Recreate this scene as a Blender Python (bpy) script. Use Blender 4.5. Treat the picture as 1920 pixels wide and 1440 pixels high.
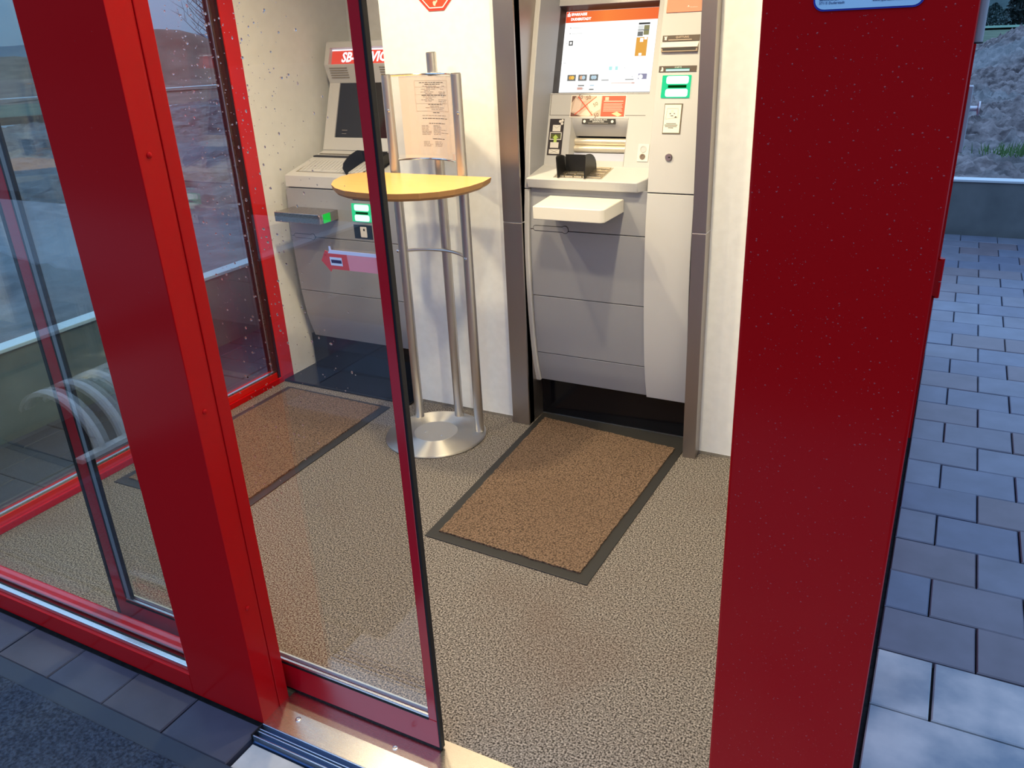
import bpy, bmesh, math, random
from mathutils import Vector, Matrix, noise
random.seed(7)
sc = bpy.context.scene
for o in list(bpy.data.objects): bpy.data.objects.remove(o)

# ------------------------------------------------------------------ camera
F_PX = 1532.42
pitch, roll, yaw = 0.411151768, 0.0492345285, -0.499559346
cp, sp, cy, sy, cr, sr = math.cos(pitch), math.sin(pitch), math.cos(yaw), math.sin(yaw), math.cos(roll), math.sin(roll)
fw = Vector((sy*cp, cy*cp, -sp)); rt = Vector((cy, -sy, 0)); dn = fw.cross(rt)
rt2 = cr*rt + sr*dn; dn2 = -sr*rt + cr*dn
cam_d = bpy.data.cameras.new('camera'); cam = bpy.data.objects.new('camera', cam_d); sc.collection.objects.link(cam)
m3 = Matrix((rt2, -dn2, -fw)).transposed()
cam.matrix_world = Matrix.Translation((0, 0, 1.5)) @ m3.to_4x4()
cam_d.sensor_width = 36; cam_d.lens = F_PX/1920*36; cam_d.clip_start = .02; cam_d.clip_end = 600
sc.camera = cam

# ------------------------------------------------------------------ light and exposure
sc.view_settings.view_transform = 'Standard'; sc.view_settings.look = 'None'
sc.view_settings.exposure = 0.0; sc.view_settings.gamma = 1.0; sc.view_settings.use_curve_mapping = False
SKY_STRENGTH = 1.0
LAMP_W = 8.2
LAMP_COL = (1.0, .83, .51)
wd = bpy.data.worlds.new('dusk'); sc.world = wd; wd.use_nodes = True
nt = wd.node_tree; nt.nodes.clear()
wo = nt.nodes.new('ShaderNodeOutputWorld'); bg = nt.nodes.new('ShaderNodeBackground')
tc = nt.nodes.new('ShaderNodeTexCoord'); sx = nt.nodes.new('ShaderNodeSeparateXYZ'); rp = nt.nodes.new('ShaderNodeValToRGB')
nt.links.new(tc.outputs['Generated'], sx.inputs[0]); nt.links.new(sx.outputs['Z'], rp.inputs[0])
rp.color_ramp.elements[0].position = 0.0; rp.color_ramp.elements[0].color = (.25, .41, .70, 1)
rp.color_ramp.elements[1].position = 0.85; rp.color_ramp.elements[1].color = (.74, 1.12, 1.82, 1)
e1 = rp.color_ramp.elements.new(.25); e1.color = (.50, .78, 1.30, 1)
nt.links.new(rp.outputs[0], bg.inputs[0]); bg.inputs[1].default_value = SKY_STRENGTH
nt.links.new(bg.outputs[0], wo.inputs[0])
LAMP_SPOTS = [(-1.80, 2.08), (-0.80, 1.98), (-2.15, 1.40), (-0.80, 1.35)]
CEIL = 2.45
for i, (x, y) in enumerate(LAMP_SPOTS):
    ld = bpy.data.lights.new('downlight_beam', 'SPOT'); ld.energy = LAMP_W*(11.5, 9.5, 6.5, 6.5)[i]; ld.color = LAMP_COL
    ld.shadow_soft_size = .045; ld.spot_size = math.radians(150); ld.spot_blend = .9
    lo = bpy.data.objects.new('downlight_beam', ld); sc.collection.objects.link(lo); lo.location = (x, y, CEIL-.05)

# ------------------------------------------------------------------ materials
def mat(name, col, rough=.5, metal=0., **k):
    m = bpy.data.materials.new(name); m.use_nodes = True
    b = m.node_tree.nodes['Principled BSDF']
    b.inputs['Base Color'].default_value = (*col, 1); b.inputs['Roughness'].default_value = rough; b.inputs['Metallic'].default_value = metal
    if 'spec' in k: b.inputs['Specular IOR Level'].default_value = k['spec']
    if 'emit' in k:
        b.inputs['Emission Color'].default_value = (*k['emit'], 1); b.inputs['Emission Strength'].default_value = k.get('power', 1.)
    if 'coat' in k: b.inputs['Coat Weight'].default_value = k['coat']; b.inputs['Coat Roughness'].default_value = k.get('coat_rough', .05)
    if 'trans' in k: b.inputs['Transmission Weight'].default_value = k['trans']; b.inputs['IOR'].default_value = k.get('ior', 1.33)
    return m
def grain(m, scale, c0, c1, p0=.35, p1=.65, kind='noise', detail=2., stretch=None, bump=0., bdist=.002, big=None):
    """speckled base colour in object space, with fine relief"""
    t = m.node_tree; n = t.nodes; b = n['Principled BSDF']
    tcn = n.new('ShaderNodeTexCoord'); src = tcn.outputs['Object']
    if stretch:
        mp = n.new('ShaderNodeMapping'); mp.inputs['Scale'].default_value = stretch; t.links.new(src, mp.inputs[0]); src = mp.outputs[0]
    if kind == 'noise':
        tx = n.new('ShaderNodeTexNoise'); tx.inputs['Scale'].default_value = scale; tx.inputs['Detail'].default_value = detail; out = tx.outputs['Fac']
    else:
        tx = n.new('ShaderNodeTexVoronoi'); tx.inputs['Scale'].default_value = scale; out = tx.outputs['Distance']
    t.links.new(src, tx.inputs['Vector'])
    r = n.new('ShaderNodeValToRGB'); e = r.color_ramp.elements
    e[0].position = p0; e[0].color = (*c0, 1); e[1].position = p1; e[1].color = (*c1, 1)
    t.links.new(out, r.inputs[0]); col = r.outputs[0]
    if big:                                   # broad stains: (scale, colour, amount, lo, hi)
        s2, c2, amt, lo, hi = big
        t2 = n.new('ShaderNodeTexNoise'); t2.inputs['Scale'].default_value = s2; t2.inputs['Detail'].default_value = 4; t.links.new(tcn.outputs['Object'], t2.inputs['Vector'])
        mr = n.new('ShaderNodeMapRange'); mr.inputs['From Min'].default_value = lo; mr.inputs['From Max'].default_value = hi; mr.inputs['To Max'].default_value = amt
        t.links.new(t2.outputs['Fac'], mr.inputs['Value'])
        mx = n.new('ShaderNodeMix'); mx.data_type = 'RGBA'; mx.blend_type = 'MIX'
        t.links.new(mr.outputs[0], mx.inputs['Factor']); t.links.new(col, mx.inputs['A']); mx.inputs['B'].default_value = (*c2, 1)
        col = mx.outputs['Result']
    t.links.new(col, b.inputs['Base Color'])
    if bump:
        bp = n.new('ShaderNodeBump'); bp.inputs['Strength'].default_value = bump; bp.inputs['Distance'].default_value = bdist
        t.links.new(out, bp.inputs['Height']); t.links.new(bp.outputs[0], b.inputs['Normal'])
    return m
def brushed(name, col, rough=.32, stretch=(1, 1, 60), scale=40., amt=.12):
    m = mat(name, col, rough, 1.); t = m.node_tree; n = t.nodes; b = n['Principled BSDF']
    tcn = n.new('ShaderNodeTexCoord'); mp = n.new('ShaderNodeMapping'); mp.inputs['Scale'].default_value = stretch
    tx = n.new('ShaderNodeTexNoise'); tx.inputs['Scale'].default_value = scale; tx.inputs['Detail'].default_value = 3
    t.links.new(tcn.outputs['Object'], mp.inputs[0]); t.links.new(mp.outputs[0], tx.inputs['Vector'])
    mr = n.new('ShaderNodeMapRange'); mr.inputs['To Min'].default_value = rough-amt; mr.inputs['To Max'].default_value = rough+amt
    t.links.new(tx.outputs['Fac'], mr.inputs['Value']); t.links.new(mr.outputs[0], b.inputs['Roughness'])
    return m
def glass(name, tint=(.95, .97, .96), f0=.05, rough=0.):
    m = bpy.data.materials.new(name); m.use_nodes = True; t = m.node_tree; n = t.nodes; n.clear()
    o = n.new('ShaderNodeOutputMaterial'); mx = n.new('ShaderNodeMixShader'); tr = n.new('ShaderNodeBsdfTransparent'); gl = n.new('ShaderNodeBsdfGlossy')
    lw = n.new('ShaderNodeLayerWeight'); pw = n.new('ShaderNodeMath'); pw.operation = 'POWER'; pw.inputs[1].default_value = 5
    ml = n.new('ShaderNodeMath'); ml.operation = 'MULTIPLY_ADD'; ml.inputs[1].default_value = 1-f0; ml.inputs[2].default_value = f0
    lw.inputs['Blend'].default_value = .5
    t.links.new(lw.outputs['Facing'], pw.inputs[0]); t.links.new(pw.outputs[0], ml.inputs[0]); t.links.new(ml.outputs[0], mx.inputs[0])
    tr.inputs[0].default_value = (*tint, 1); gl.inputs['Color'].default_value = (1, 1, 1, 1); gl.inputs['Roughness'].default_value = rough
    t.links.new(tr.outputs[0], mx.inputs[1]); t.links.new(gl.outputs[0], mx.inputs[2]); t.links.new(mx.outputs[0], o.inputs[0])
    return m
def emitter(name, col, power=1.):
    m = bpy.data.materials.new(name); m.use_nodes = True; n = m.node_tree.nodes; n.clear()
    o = n.new('ShaderNodeOutputMaterial'); e = n.new('ShaderNodeEmission'); e.inputs[0].default_value = (*col, 1); e.inputs[1].default_value = power
    m.node_tree.links.new(e.outputs[0], o.inputs[0]); return m

RED = mat('red_paint', (.44, .0035, .005), .18, spec=.13)
REDOOR = mat('red_paint_leaf', (.46, .004, .012), .16, spec=.8)
REDIN = mat('red_paint_inner', (.62, .012, .008), .4, spec=.4)
BLACK = mat('black_rubber', (.006, .006, .007), .55, spec=.3)
BLACKP = mat('black_plastic', (.010, .010, .011), .42)
BLACKG = mat('black_gloss', (.006, .006, .008), .12, spec=.35)
SILVER = brushed('aluminium_bead', (.72, .73, .74), .3, (60, 1, 1))
STEEL = brushed('brushed_steel', (.40, .36, .34), .40, (90, 90, 1.5))
TUBE = brushed('steel_tube', (.60, .58, .56), .38, (60, 60, 1), amt=.06)
CHROME = mat('chrome', (.8, .8, .8), .12, 1.)
PLATE = brushed('threshold_metal', (.78, .74, .68), .26, (1.5, 40, 1), amt=.05)
WALLP = grain(mat('white_wall', (.82, .81, .79), .6, spec=.2), 30, (.80, .805, .805), (.84, .845, .845))
CARPET = grain(mat('speckled_carpet', (.2, .17, .14), .95, spec=.1), 215, (.038, .032, .028), (.44, .39, .35), .38, .74, detail=3, bump=.5, bdist=.003, big=(1.6, (.13, .085, .065), .5, .52, .72))
MATP = grain(mat('brown_loop_pile', (.2, .12, .08), .95, spec=.1), 165, (.26, .172, .118), (.070, .046, .032), .12, .80, kind='voronoi', bump=.6, bdist=.004, big=(3, (.13, .085, .058), .35, .45, .75))
RIM = mat('mat_rim_rubber', (.022, .021, .021), .6)
OUTMAT = grain(mat('ribbed_outdoor_mat', (.03, .035, .045), .75, spec=.25), 130, (.012, .018, .032), (.050, .066, .098), .35, .7, detail=3, bump=1., bdist=.006)
OUTRIM = mat('outdoor_mat_rim', (.018, .030, .052), .6)
ATM_G = mat('machine_grey', (.31, .315, .35), .42, spec=.35)
ATM_L = mat('machine_light_grey', (.575, .57, .58), .42, spec=.35)
ATM_D = mat('machine_dark', (.02, .02, .022), .5)
ATM_W = mat('machine_white', (.80, .77, .70), .4, spec=.35)
BEZEL = mat('screen_bezel_brown', (.035, .026, .022), .4)
GOLD = mat('shutter_metal', (.86, .78, .64), .34, .45)
LAV = mat('lavender_strip', (.52, .54, .68), .4)
WOOD = grain(mat('beech_laminate', (.8, .5, .2), .28, spec=.4), 14, (.88, .49, .16), (.82, .43, .13), .3, .7, stretch=(1, 12, 12))
WOODE = mat('beech_edge', (.42, .22, .08), .4)
PAPER = mat('white_paper', (.84, .80, .76), .6)
CLEARP = glass('clear_acrylic', (.93, .92, .92), .04)
PRINT = mat('print_dark', (.10, .09, .09), .7)
PRINTG = mat('print_grey', (.42, .38, .36), .7)
LWHITE = mat('lettering_white', (.85, .85, .85), .6)
PANE = glass('window_glass', (.90, .955, .95), .09)
PANED = glass('door_glass', (.955, .945, .93), .05)
CONC = grain(mat('concrete', (.16, .19, .2), .85, spec=.2), 6, (.11, .135, .14), (.16, .19, .195), .3, .7, detail=6, bump=.2)
COPE = mat('coping_metal', (.50, .60, .64), .45)
JOINT = grain(mat('paver_joint_sand', (.012, .012, .014), .9), 60, (.008, .008, .010), (.022, .022, .024))
SLABS = grain(mat('pale_concrete_slab', (.5, .52, .54), .55, spec=.35), 5, (.21, .27, .32), (.56, .56, .54), .38, .66, detail=8, bump=.15, bdist=.001, big=(2.2, (.46, .40, .36), .45, .5, .7))
pav_m = []
for i, c in enumerate([(.118, .145, .205), (.130, .145, .190), (.130, .128, .160), (.105, .128, .188), (.128, .118, .142), (.138, .165, .220)]):
    m = grain(mat('clinker_paver', c, .30, spec=.5), 9, tuple(v*.85 for v in c), tuple(v*1.15 for v in c), .3, .7, detail=7, bump=.12, bdist=.001)
    pav_m.append(m)
pav_shaded = [grain(mat('shaded_clinker', c, .45, spec=.3), 9, tuple(v*.85 for v in c), tuple(v*1.15 for v in c), .3, .7, detail=7) for c in ((.058, .062, .088), (.066, .064, .082))]  # darker copy of the pavers, shade beside the building put into the colour
WATER = mat('rain_water', (1, 1, 1), .0, trans=1., ior=1.33)
DROPW = mat('rain_drop_on_paint', (.40, .03, .035), .15, spec=.5)
REDLBL = mat('red_label', (.72, .16, .10), .5)
TAUPE = mat('label_brown', (.085, .060, .048), .5)
KEYM = brushed('key_metal', (.78, .70, .56), .3, (1, 1, 1))
GREYPOST = mat('grey_plastic', (.34, .36, .38), .5)

# ------------------------------------------------------------------ mesh helpers
ORG = {}
def link(o): sc.collection.objects.link(o)
def tag(o, label=None, cat=None, group=None, kind=None):
    if label: o['label'] = label
    if cat: o['category'] = cat
    if group: o['group'] = group
    if kind: o['kind'] = kind
    return o
def thing(name, loc, label, cat, group=None):
    o = bpy.data.objects.new(name, None); link(o); o.location = loc; o.empty_display_size = .05
    ORG[o.name] = Vector(loc)
    return tag(o, label, cat, group)
class MB:
    def __init__(s): s.v = []; s.f = []; s.mi = []; s.cur = 0
    def add(s, vs, fs):
        k = len(s.v); s.v += [Vector(p) for p in vs]; s.f += [[k+i for i in f] for f in fs]; s.mi += [s.cur]*len(fs); return s
    def box(s, x0, x1, y0, y1, z0, z1, M=None):
        vs = [Vector(p) for p in ((x0,y0,z0),(x1,y0,z0),(x1,y1,z0),(x0,y1,z0),(x0,y0,z1),(x1,y0,z1),(x1,y1,z1),(x0,y1,z1))]
        if M: vs = [M @ p for p in vs]
        return s.add(vs, [(3,2,1,0),(4,5,6,7),(0,1,5,4),(1,2,6,5),(2,3,7,6),(3,0,4,7)])
    def prism(s, poly, axis, a, b, M=None):
        """poly of 2-D points extruded along an axis: 'x' -> (y,z), 'y' -> (x,z), 'z' -> (x,y)"""
        def P(u, v, t): return Vector({'x': (t,u,v), 'y': (u,t,v), 'z': (u,v,t)}[axis])
        n = len(poly); vs = [P(u,v,a) for u,v in poly]+[P(u,v,b) for u,v in poly]
        if M: vs = [M @ p for p in vs]
        return s.add(vs, [list(range(n))[::-1], list(range(n, 2*n))]+[(i,(i+1)%n,n+(i+1)%n,n+i) for i in range(n)])
    def tube(s, pts, r, seg=12, cap=True):
        pts = [Vector(p) for p in pts]; rings = []; up = None
        for i, p in enumerate(pts):
            d = (pts[min(i+1,len(pts)-1)]-pts[max(i-1,0)]).normalized()
            if up is None: up = Vector((0,0,1)) if abs(d.z) < .9 else Vector((1,0,0))
            a = (up - d*up.dot(d)).normalized(); up = a; b = d.cross(a)
            rr = r[i] if isinstance(r, (list, tuple)) else r
            rings.append([p+(a*math.cos(t)+b*math.sin(t))*rr for t in [2*math.pi*j/seg for j in range(seg)]])
        vs = [q for g in rings for q in g]; fs = []
        for i in range(len(pts)-1):
            for j in range(seg): fs.append((i*seg+j, i*seg+(j+1)%seg, (i+1)*seg+(j+1)%seg, (i+1)*seg+j))
        if cap: fs += [list(range(seg))[::-1], [(len(pts)-1)*seg+j for j in range(seg)]]
        return s.add(vs, fs)
    def lathe(s, prof, c, seg=48, M=None):
        vs = []; fs = []
        for r, z in prof: vs += [Vector((r*math.cos(2*math.pi*j/seg), r*math.sin(2*math.pi*j/seg), z)) for j in range(seg)]
        for i in range(len(prof)-1):
            for j in range(seg): fs.append((i*seg+j, i*seg+(j+1)%seg, (i+1)*seg+(j+1)%seg, (i+1)*seg+j))
        fs += [list(range(seg))[::-1], [(len(prof)-1)*seg+j for j in range(seg)]]
        vs = [M @ p for p in vs] if M else vs
        return s.add([p+Vector(c) for p in vs], fs)
    def sheet(s, grid):
        """grid of rows of points -> quads"""
        n = len(grid[0]); vs = [p for r in grid for p in r]
        return s.add(vs, [(i*n+j, i*n+j+1, (i+1)*n+j+1, (i+1)*n+j) for i in range(len(grid)-1) for j in range(n-1)])
    def build(s, name, mats, parent=None, bevel=0, smooth=False, label=None, kind=None):
        me = bpy.data.meshes.new(name)
        org = ORG.get(parent.name, Vector()) if parent else Vector()
        me.from_pydata([p-org for p in s.v], [], s.f)
        ml = mats if isinstance(mats, (list, tuple)) else [mats]
        for m in ml: me.materials.append(m)
        if len(ml) > 1: me.polygons.foreach_set('material_index', s.mi)
        bm = bmesh.new(); bm.from_mesh(me); bmesh.ops.recalc_face_normals(bm, faces=bm.faces); bm.to_mesh(me); bm.free()
        me.update()
        if smooth:
            me.shade_smooth(); me.set_sharp_from_angle(angle=math.radians(35))
        o = bpy.data.objects.new(name, me); link(o)
        if parent: o.parent = parent
        ORG[o.name] = org
        if bevel:
            b = o.modifiers.new('edge', 'BEVEL'); b.width = bevel; b.segments = 2; b.limit_method = 'ANGLE'; b.angle_limit = math.radians(40)
        if label: o['label'] = label
        if kind: o['kind'] = kind
        return o
def struct(name, mb, m, parent=None, **k):
    return mb.build(name, m, parent, kind=None if parent else 'structure', **k)
def arc(cx, cy, r, a0, a1, n=8): return [(cx+r*math.cos(math.radians(a0+(a1-a0)*i/n)), cy+r*math.sin(math.radians(a0+(a1-a0)*i/n))) for i in range(n+1)]
def rrect(x0, x1, y0, y1, r, n=5):
    return arc(x1-r, y0+r, r, -90, 0, n)+arc(x1-r, y1-r, r, 0, 90, n)+arc(x0+r, y1-r, r, 90, 180, n)+arc(x0+r, y0+r, r, 180, 270, n)
def frame(o, x, y):
    """local frame: columns x, y, x cross y at origin o"""
    x = Vector(x).normalized(); y = Vector(y).normalized(); z = x.cross(y)
    return Matrix.Translation(Vector(o)) @ Matrix((x, y, z)).transposed().to_4x4()
def text(body, size, M, m, parent, name='lettering', align='CENTER', bold=0., sx=1., shear=0.):
    cu = bpy.data.curves.new('t', 'FONT'); cu.body = body; cu.size = size; cu.align_x = align; cu.align_y = 'CENTER'; cu.offset = bold; cu.extrude = .0002; cu.resolution_u = 2; cu.shear = shear
    cu.space_line = 1.0
    ob = bpy.data.objects.new('t', cu); link(ob)
    bpy.context.view_layer.update()
    me = bpy.data.meshes.new_from_object(ob.evaluated_get(bpy.context.evaluated_depsgraph_get()))
    bpy.data.objects.remove(ob); bpy.data.curves.remove(cu)
    me.name = name; me.transform(M @ Matrix.Diagonal((sx, 1, 1, 1)))
    org = ORG.get(parent.name, Vector()) if parent else Vector()
    me.transform(Matrix.Translation(-org)); me.materials.clear(); me.materials.append(m)
    o = bpy.data.objects.new(name, me); link(o); o.parent = parent; ORG[o.name] = org
    return o
FRONT_N = lambda o: frame(o, (1, 0, 0), (0, 0, 1))      # faces -Y

# ------------------------------------------------------------------ the room shell
YF = .9925                      # front face of the facade
XL = -2.68                      # inner face of the left wall
XC0, XC1 = -1.494, -1.261       # left red column
XP = -.2105                     # left edge of the right red panel
struct('floor', MB().box(XL-.06, -.05, 1.13, 3.5, -.08, 0), CARPET)
struct('ceiling', MB().box(XL-.12, 0, YF, 4.1, CEIL, CEIL+.12), WALLP)
struct('wall_left', MB().box(XL-.11, XL, 2.715, 3.5, 0, CEIL), WALLP)
wb = MB().box(XL-.11, -.05, 3.44, 3.54, 0, CEIL)
wb.box(-1.955, -1.46, 2.705, 3.44, 0, CEIL); wb.box(-.69, -.07, 2.705, 3.44, 0, CEIL)
wb.box(-1.46, -.69, 2.78, 3.44, 2.02, CEIL)
struct('wall_back', wb, WALLP)
wr = struct('wall_right', MB().box(-.09, -.02, YF+.2, 4.1, 0, CEIL), WALLP)
struct('cladding', MB().box(-.02, -.002, YF+.2, 4.1, 0, CEIL), RED, wr)
struct('wall_rear', MB().box(XL-.11, -.05, 4.0, 4.1, 0, CEIL), RED)
struct('baseboard_back', MB().box(-1.955, -1.462, 2.7035, 2.706, 0, .012).box(-.689, -.09, 2.7035, 2.706, 0, .012), SILVER)

wf = struct('wall_front', MB().box(XP, 0, YF, YF+.185, .0, CEIL), RED, bevel=.004)
struct('lining', MB().box(XP+.01, -.002, YF+.185, YF+.2, .0, CEIL), WALLP, wf)
lc = struct('trim_1', MB().box(XC0, XC1, YF, 1.045, 0.005, CEIL).box(XC0, XC1-.002, 1.045, 1.050, 0.005, CEIL).box(XC0, XC1, 1.050, 1.082, 0.005, CEIL), RED, bevel=.0015)
for z in (1.322, .82, .33, 1.82):
    M = frame((XC1, 1.0165, z), (0, 1, 0), (0, 0, 1))
    struct('screw', MB().lathe([(.0055, 0), (.0055, .0015), (.0035, .0032), (.001, .0036)], (0, 0, 0), 12, M), RED, lc, smooth=True)
hd_ = struct('trim_2', MB().box(XL-.12, 0, YF, YF+.18, 2.2, CEIL+.12), RED)
struct('lining', MB().box(XL, -.02, YF+.18, YF+.2, 2.2, CEIL), WALLP, hd_)
struct('trim_3', MB().box(XL-.12, XL+.03, YF, YF+.12, 0, 2.2), RED, bevel=.003)
# threshold with its floor track
th = struct('trim_4', MB().prism([(.99, 0), (.99, .008), (1.05, .011), (1.135, .006), (1.135, -.01), (.99, -.01)], 'x', XC1, XP+.0), PLATE)
tr_m = mat('track_metal', (.50, .62, .78), .25, .9)
for (y0, y1, z) in ((.9865, .9905, .012), (.974, .9765, .009), (.968, .971, .007), (.952, .9555, .009)):
    struct('track_rail', MB().box(XC1+.002, XP, y0, y1, -.012, z), tr_m, th, bevel=.0008)
struct('track_bed', MB().box(XC1+.002, XP, .95, .989, -.03, -.010), mat('track_dark', (.06, .11, .22), .35, .6), th)
struct('track_end', MB().box(XC1+.001, XC1+.004, .95, .99, -.01, .012), BLACK, th)
for x, y in ((-1.19, 1.035), (-.93, 1.065), (-.62, 1.04)):
    struct('screw', MB().lathe([(.007, .0085), (.007, .0118), (.0045, .0125), (.0035, .0095), (.0008, .0095)], (x, y, 0), 14), SILVER, th, smooth=True)

# fixed front pane left of the column
w1 = struct('window_1', MB().box(XL, XC0, YF, 1.075, .005, .064), RED, bevel=.002)
struct('glazing_bead', MB().box(XL, XC0, 1.002, 1.016, .064, .078), SILVER, w1, bevel=.002)
struct('gasket', MB().box(XL, XC0, 1.016, 1.024, .064, .074), BLACK, w1)
struct('inner_rail', MB().box(XL, XC0, 1.036, 1.072, .064, .080), RED, w1, bevel=.002)
struct('pane', MB().box(XL+.02, XC0+.01, 1.024, 1.036, .066, 2.2), PANE, w1)

# glazed side wall
w2 = struct('window_2', MB().box(XL-.07, XL, 1.11, 2.715, 0, .026), RED, bevel=.002)
struct('frame_rail', MB().box(XL-.06, XL-.012, 1.11, 2.64, .026, .054), REDIN, w2, bevel=.002)
struct('frame_stile', MB().box(XL-.07, XL, 2.637, 2.715, .026, CEIL), REDIN, w2, bevel=.002)
struct('gasket', MB().box(XL-.07, XL-.008, 2.619, 2.637, .026, CEIL), BLACK, w2)
struct('glazing_bead', MB().box(XL-.036, XL-.030, 2.609, 2.619, .054, CEIL), SILVER, w2)
struct('glazing_bead', MB().box(XL-.026, XL-.014, 1.11, 2.625, .054, .063), SILVER, w2)
struct('pane', MB().box(XL-.050, XL-.036, 1.11, 2.619, .05, CEIL), PANE, w2)

# sliding door leaf, half open, running behind the fixed pane
DY0, DY1 = 1.104, 1.122
DL, DR = -1.905, -.8285
d1 = struct('door_1', MB().box(DL+.012, DR-.006, DY0, DY1, .014, .094), REDOOR, bevel=.002)
struct('stile', MB().box(DR-.028, DR-.006, DY0, DY1-.004, .094, 2.2), REDOOR, d1, bevel=.0015)
struct('stile', MB().box(DL+.012, DL+.052, DY0, DY1, .094, 2.2), REDOOR, d1, bevel=.0015)
struct('edge_seal', MB().box(DR-.006, DR, DY0-.001, DY1-.004, .012, 2.2), BLACK, d1, bevel=.002, label='black rubber edge of the sliding leaf')
struct('edge_seal', MB().box(DL, DL+.012, DY0-.002, DY1+.002, .012, 2.2), BLACK, d1, bevel=.002)
struct('bottom_seal', MB().box(DL+.012, DR-.006, DY0+.004, DY1-.004, .0075, .014), BLACK, d1)
struct('glazing_bead', MB().box(DL+.052, DR-.028, DY0+.001, DY0+.008, .094, .102), SILVER, d1, bevel=.0015)
struct('glazing_bead', MB().box(DL+.052, DR-.028, DY0+.0142, DY1+.001, .094, .106), mat('blue_grey_bead', (.40, .46, .54), .45), d1, bevel=.0015)
struct('glazing_bead', MB().box(DL+.059, DL+.073, DY0+.001, DY0+.008, .105, 2.2), mat('grey_bead', (.22, .24, .27), .5), d1)
struct('gasket', MB().box(DL+.052, DL+.059, DY0+.001, DY0+.008, .105, 2.2), BLACK, d1)
struct('gasket', MB().box(DL+.073, DL+.082, DY0+.002, DY0+.008, .105, 2.2), BLACK, d1)
struct('gasket', MB().box(DL+.052, DR-.028, DY0-.0008, DY0+.004, .0905, .094), BLACK, d1)
struct('pane', MB().box(DL+.045, DR-.024, DY0+.008, DY0+.014, .09, 2.2), PANED, d1)

def drops(name, n, region, axis_y, m, parent, r0, r1, squash=.45, slant=0., clip=None):
    mb = MB(); x0, x1, z0, z1 = region
    for i in range(n):
        x = random.uniform(x0, x1); z = random.uniform(z0, z1)
        if clip and not clip(x, z): continue
        r = r0+(r1-r0)*random.random()**3; a = random.uniform(.8, 1.4)
        vs = [Vector((x, axis_y-r*squash, z))]; fs = []
        for k, (rr, h) in enumerate(((.72, .62), (1., 0))):
            for j in range(7):
                t = 2*math.pi*j/7
                px, pz = r*a*rr*math.cos(t), r/a**.5*rr*math.sin(t)
                vs.append(Vector((x+px, axis_y-r*squash*h, z+pz+slant*px)))
        for j in range(7):
            fs.append((0, 1+j, 1+(j+1) % 7)); fs.append((1+j, 8+j, 8+(j+1) % 7, 1+(j+1) % 7))
        fs.append([8+j for j in range(7)][::-1])
        mb.add(vs, fs)
    return mb.build(name, m, parent, smooth=True, kind='stuff')
drops('rain_drops', 2300, (-1.27, -.87, .55, 1.75), DY0+.0079, WATER, d1, .0008, .0030, .5, clip=lambda x, z: random.random() < (1.25-(x+1.27)/.30) and random.random() < (z-.35))
drops('rain_drops', 2400, (XP+.004, -.004, .3, 1.62), YF-.0001, DROPW, wf, .0003, .0011, .4)
drops('rain_drops', 160, (XC0+.004, XC1-.004, .1, 1.7), YF-.0001, DROPW, lc, .0003, .0009, .45)

# brushed-steel surround of the cash machine bay
t5 = struct('trim_5', MB().box(-1.462, -1.385, 2.672, 2.72, 0, .833).box(-1.395, -1.385, 2.68, 3.3, 0, .833), STEEL, bevel=.0015)
struct('jamb_upper', MB().box(-1.462, -1.385, 2.672, 2.72, .836, 2.02).box(-1.395, -1.385, 2.68, 3.3, .836, 2.02), STEEL, t5, bevel=.0015)
struct('jamb_joint', MB().box(-1.461, -1.386, 2.6735, 2.72, .833, .836), SILVER, t5)
t6 = struct('trim_6', MB().box(-.738, -.690, 2.652, 2.71, 0, .845).box(-.738, -.73, 2.66, 3.3, 0, .845), STEEL, bevel=.0015)
struct('jamb_upper', MB().box(-.738, -.690, 2.652, 2.71, .848, 2.02).box(-.738, -.73, 2.66, 3.3, .848, 2.02), STEEL, t6, bevel=.0015)
struct('jamb_joint', MB().box(-.737, -.690, 2.6535, 2.71, .845, .848), SILVER, t6)
struct('trim_7', MB().box(-1.462, -.690, 2.672, 2.80, 2.02, 2.10), STEEL, bevel=.0015)

# service door in the right outside wall, seen edge-on
d2 = struct('door_2', MB().box(-.002, .007, 3.0, 3.92, .06, 2.1), RED, bevel=.001)
hx = .022
struct('hinge', MB().tube([(.012, 2.99, .60), (.012, 2.99, .655)], .010, 10).tube([(.012, 2.99, .658), (.012, 2.99, .735)], .010, 10).box(-.002, .012, 2.97, 3.03, .61, .73), RED, d2)
struct('handle_plate', MB().box(.007, .024, 3.76, 3.80, .965, 1.215), mat('satin_alu', (.55, .62, .68), .35, .8), d2, bevel=.003)
struct('door_knob', MB().tube([(.024, 3.78, 1.13), (.048, 3.78, 1.13), (.052, 3.78, 1.13), (.058, 3.78, 1.13)], [.010, .010, .027, .027], 16), mat('satin_alu_knob', (.6, .66, .72), .35, .7), d2, smooth=True)

# ceiling lamps
for i, (x, y) in enumerate(LAMP_SPOTS):
    wh = ('over the half-moon table', 'over the cash machine mat', 'left, nearer the entrance', 'right, nearer the entrance')[i]
    t = thing('ceiling_lamp', (x, y, CEIL), 'round recessed downlight in the white ceiling '+wh, 'lamp', 'recessed downlights in the ceiling')
    MB().lathe([(.075, -.002), (.078, -.010), (.062, -.012), (.058, -.004)], (x, y, CEIL), 28).build('trim_ring', SILVER, t, smooth=True)
    MB().lathe([(.057, -.006), (.03, -.0062)], (x, y, CEIL), 28).build('diffuser', emitter('lamp_diffuser', (1, .84, .58), 3.), t)

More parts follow.
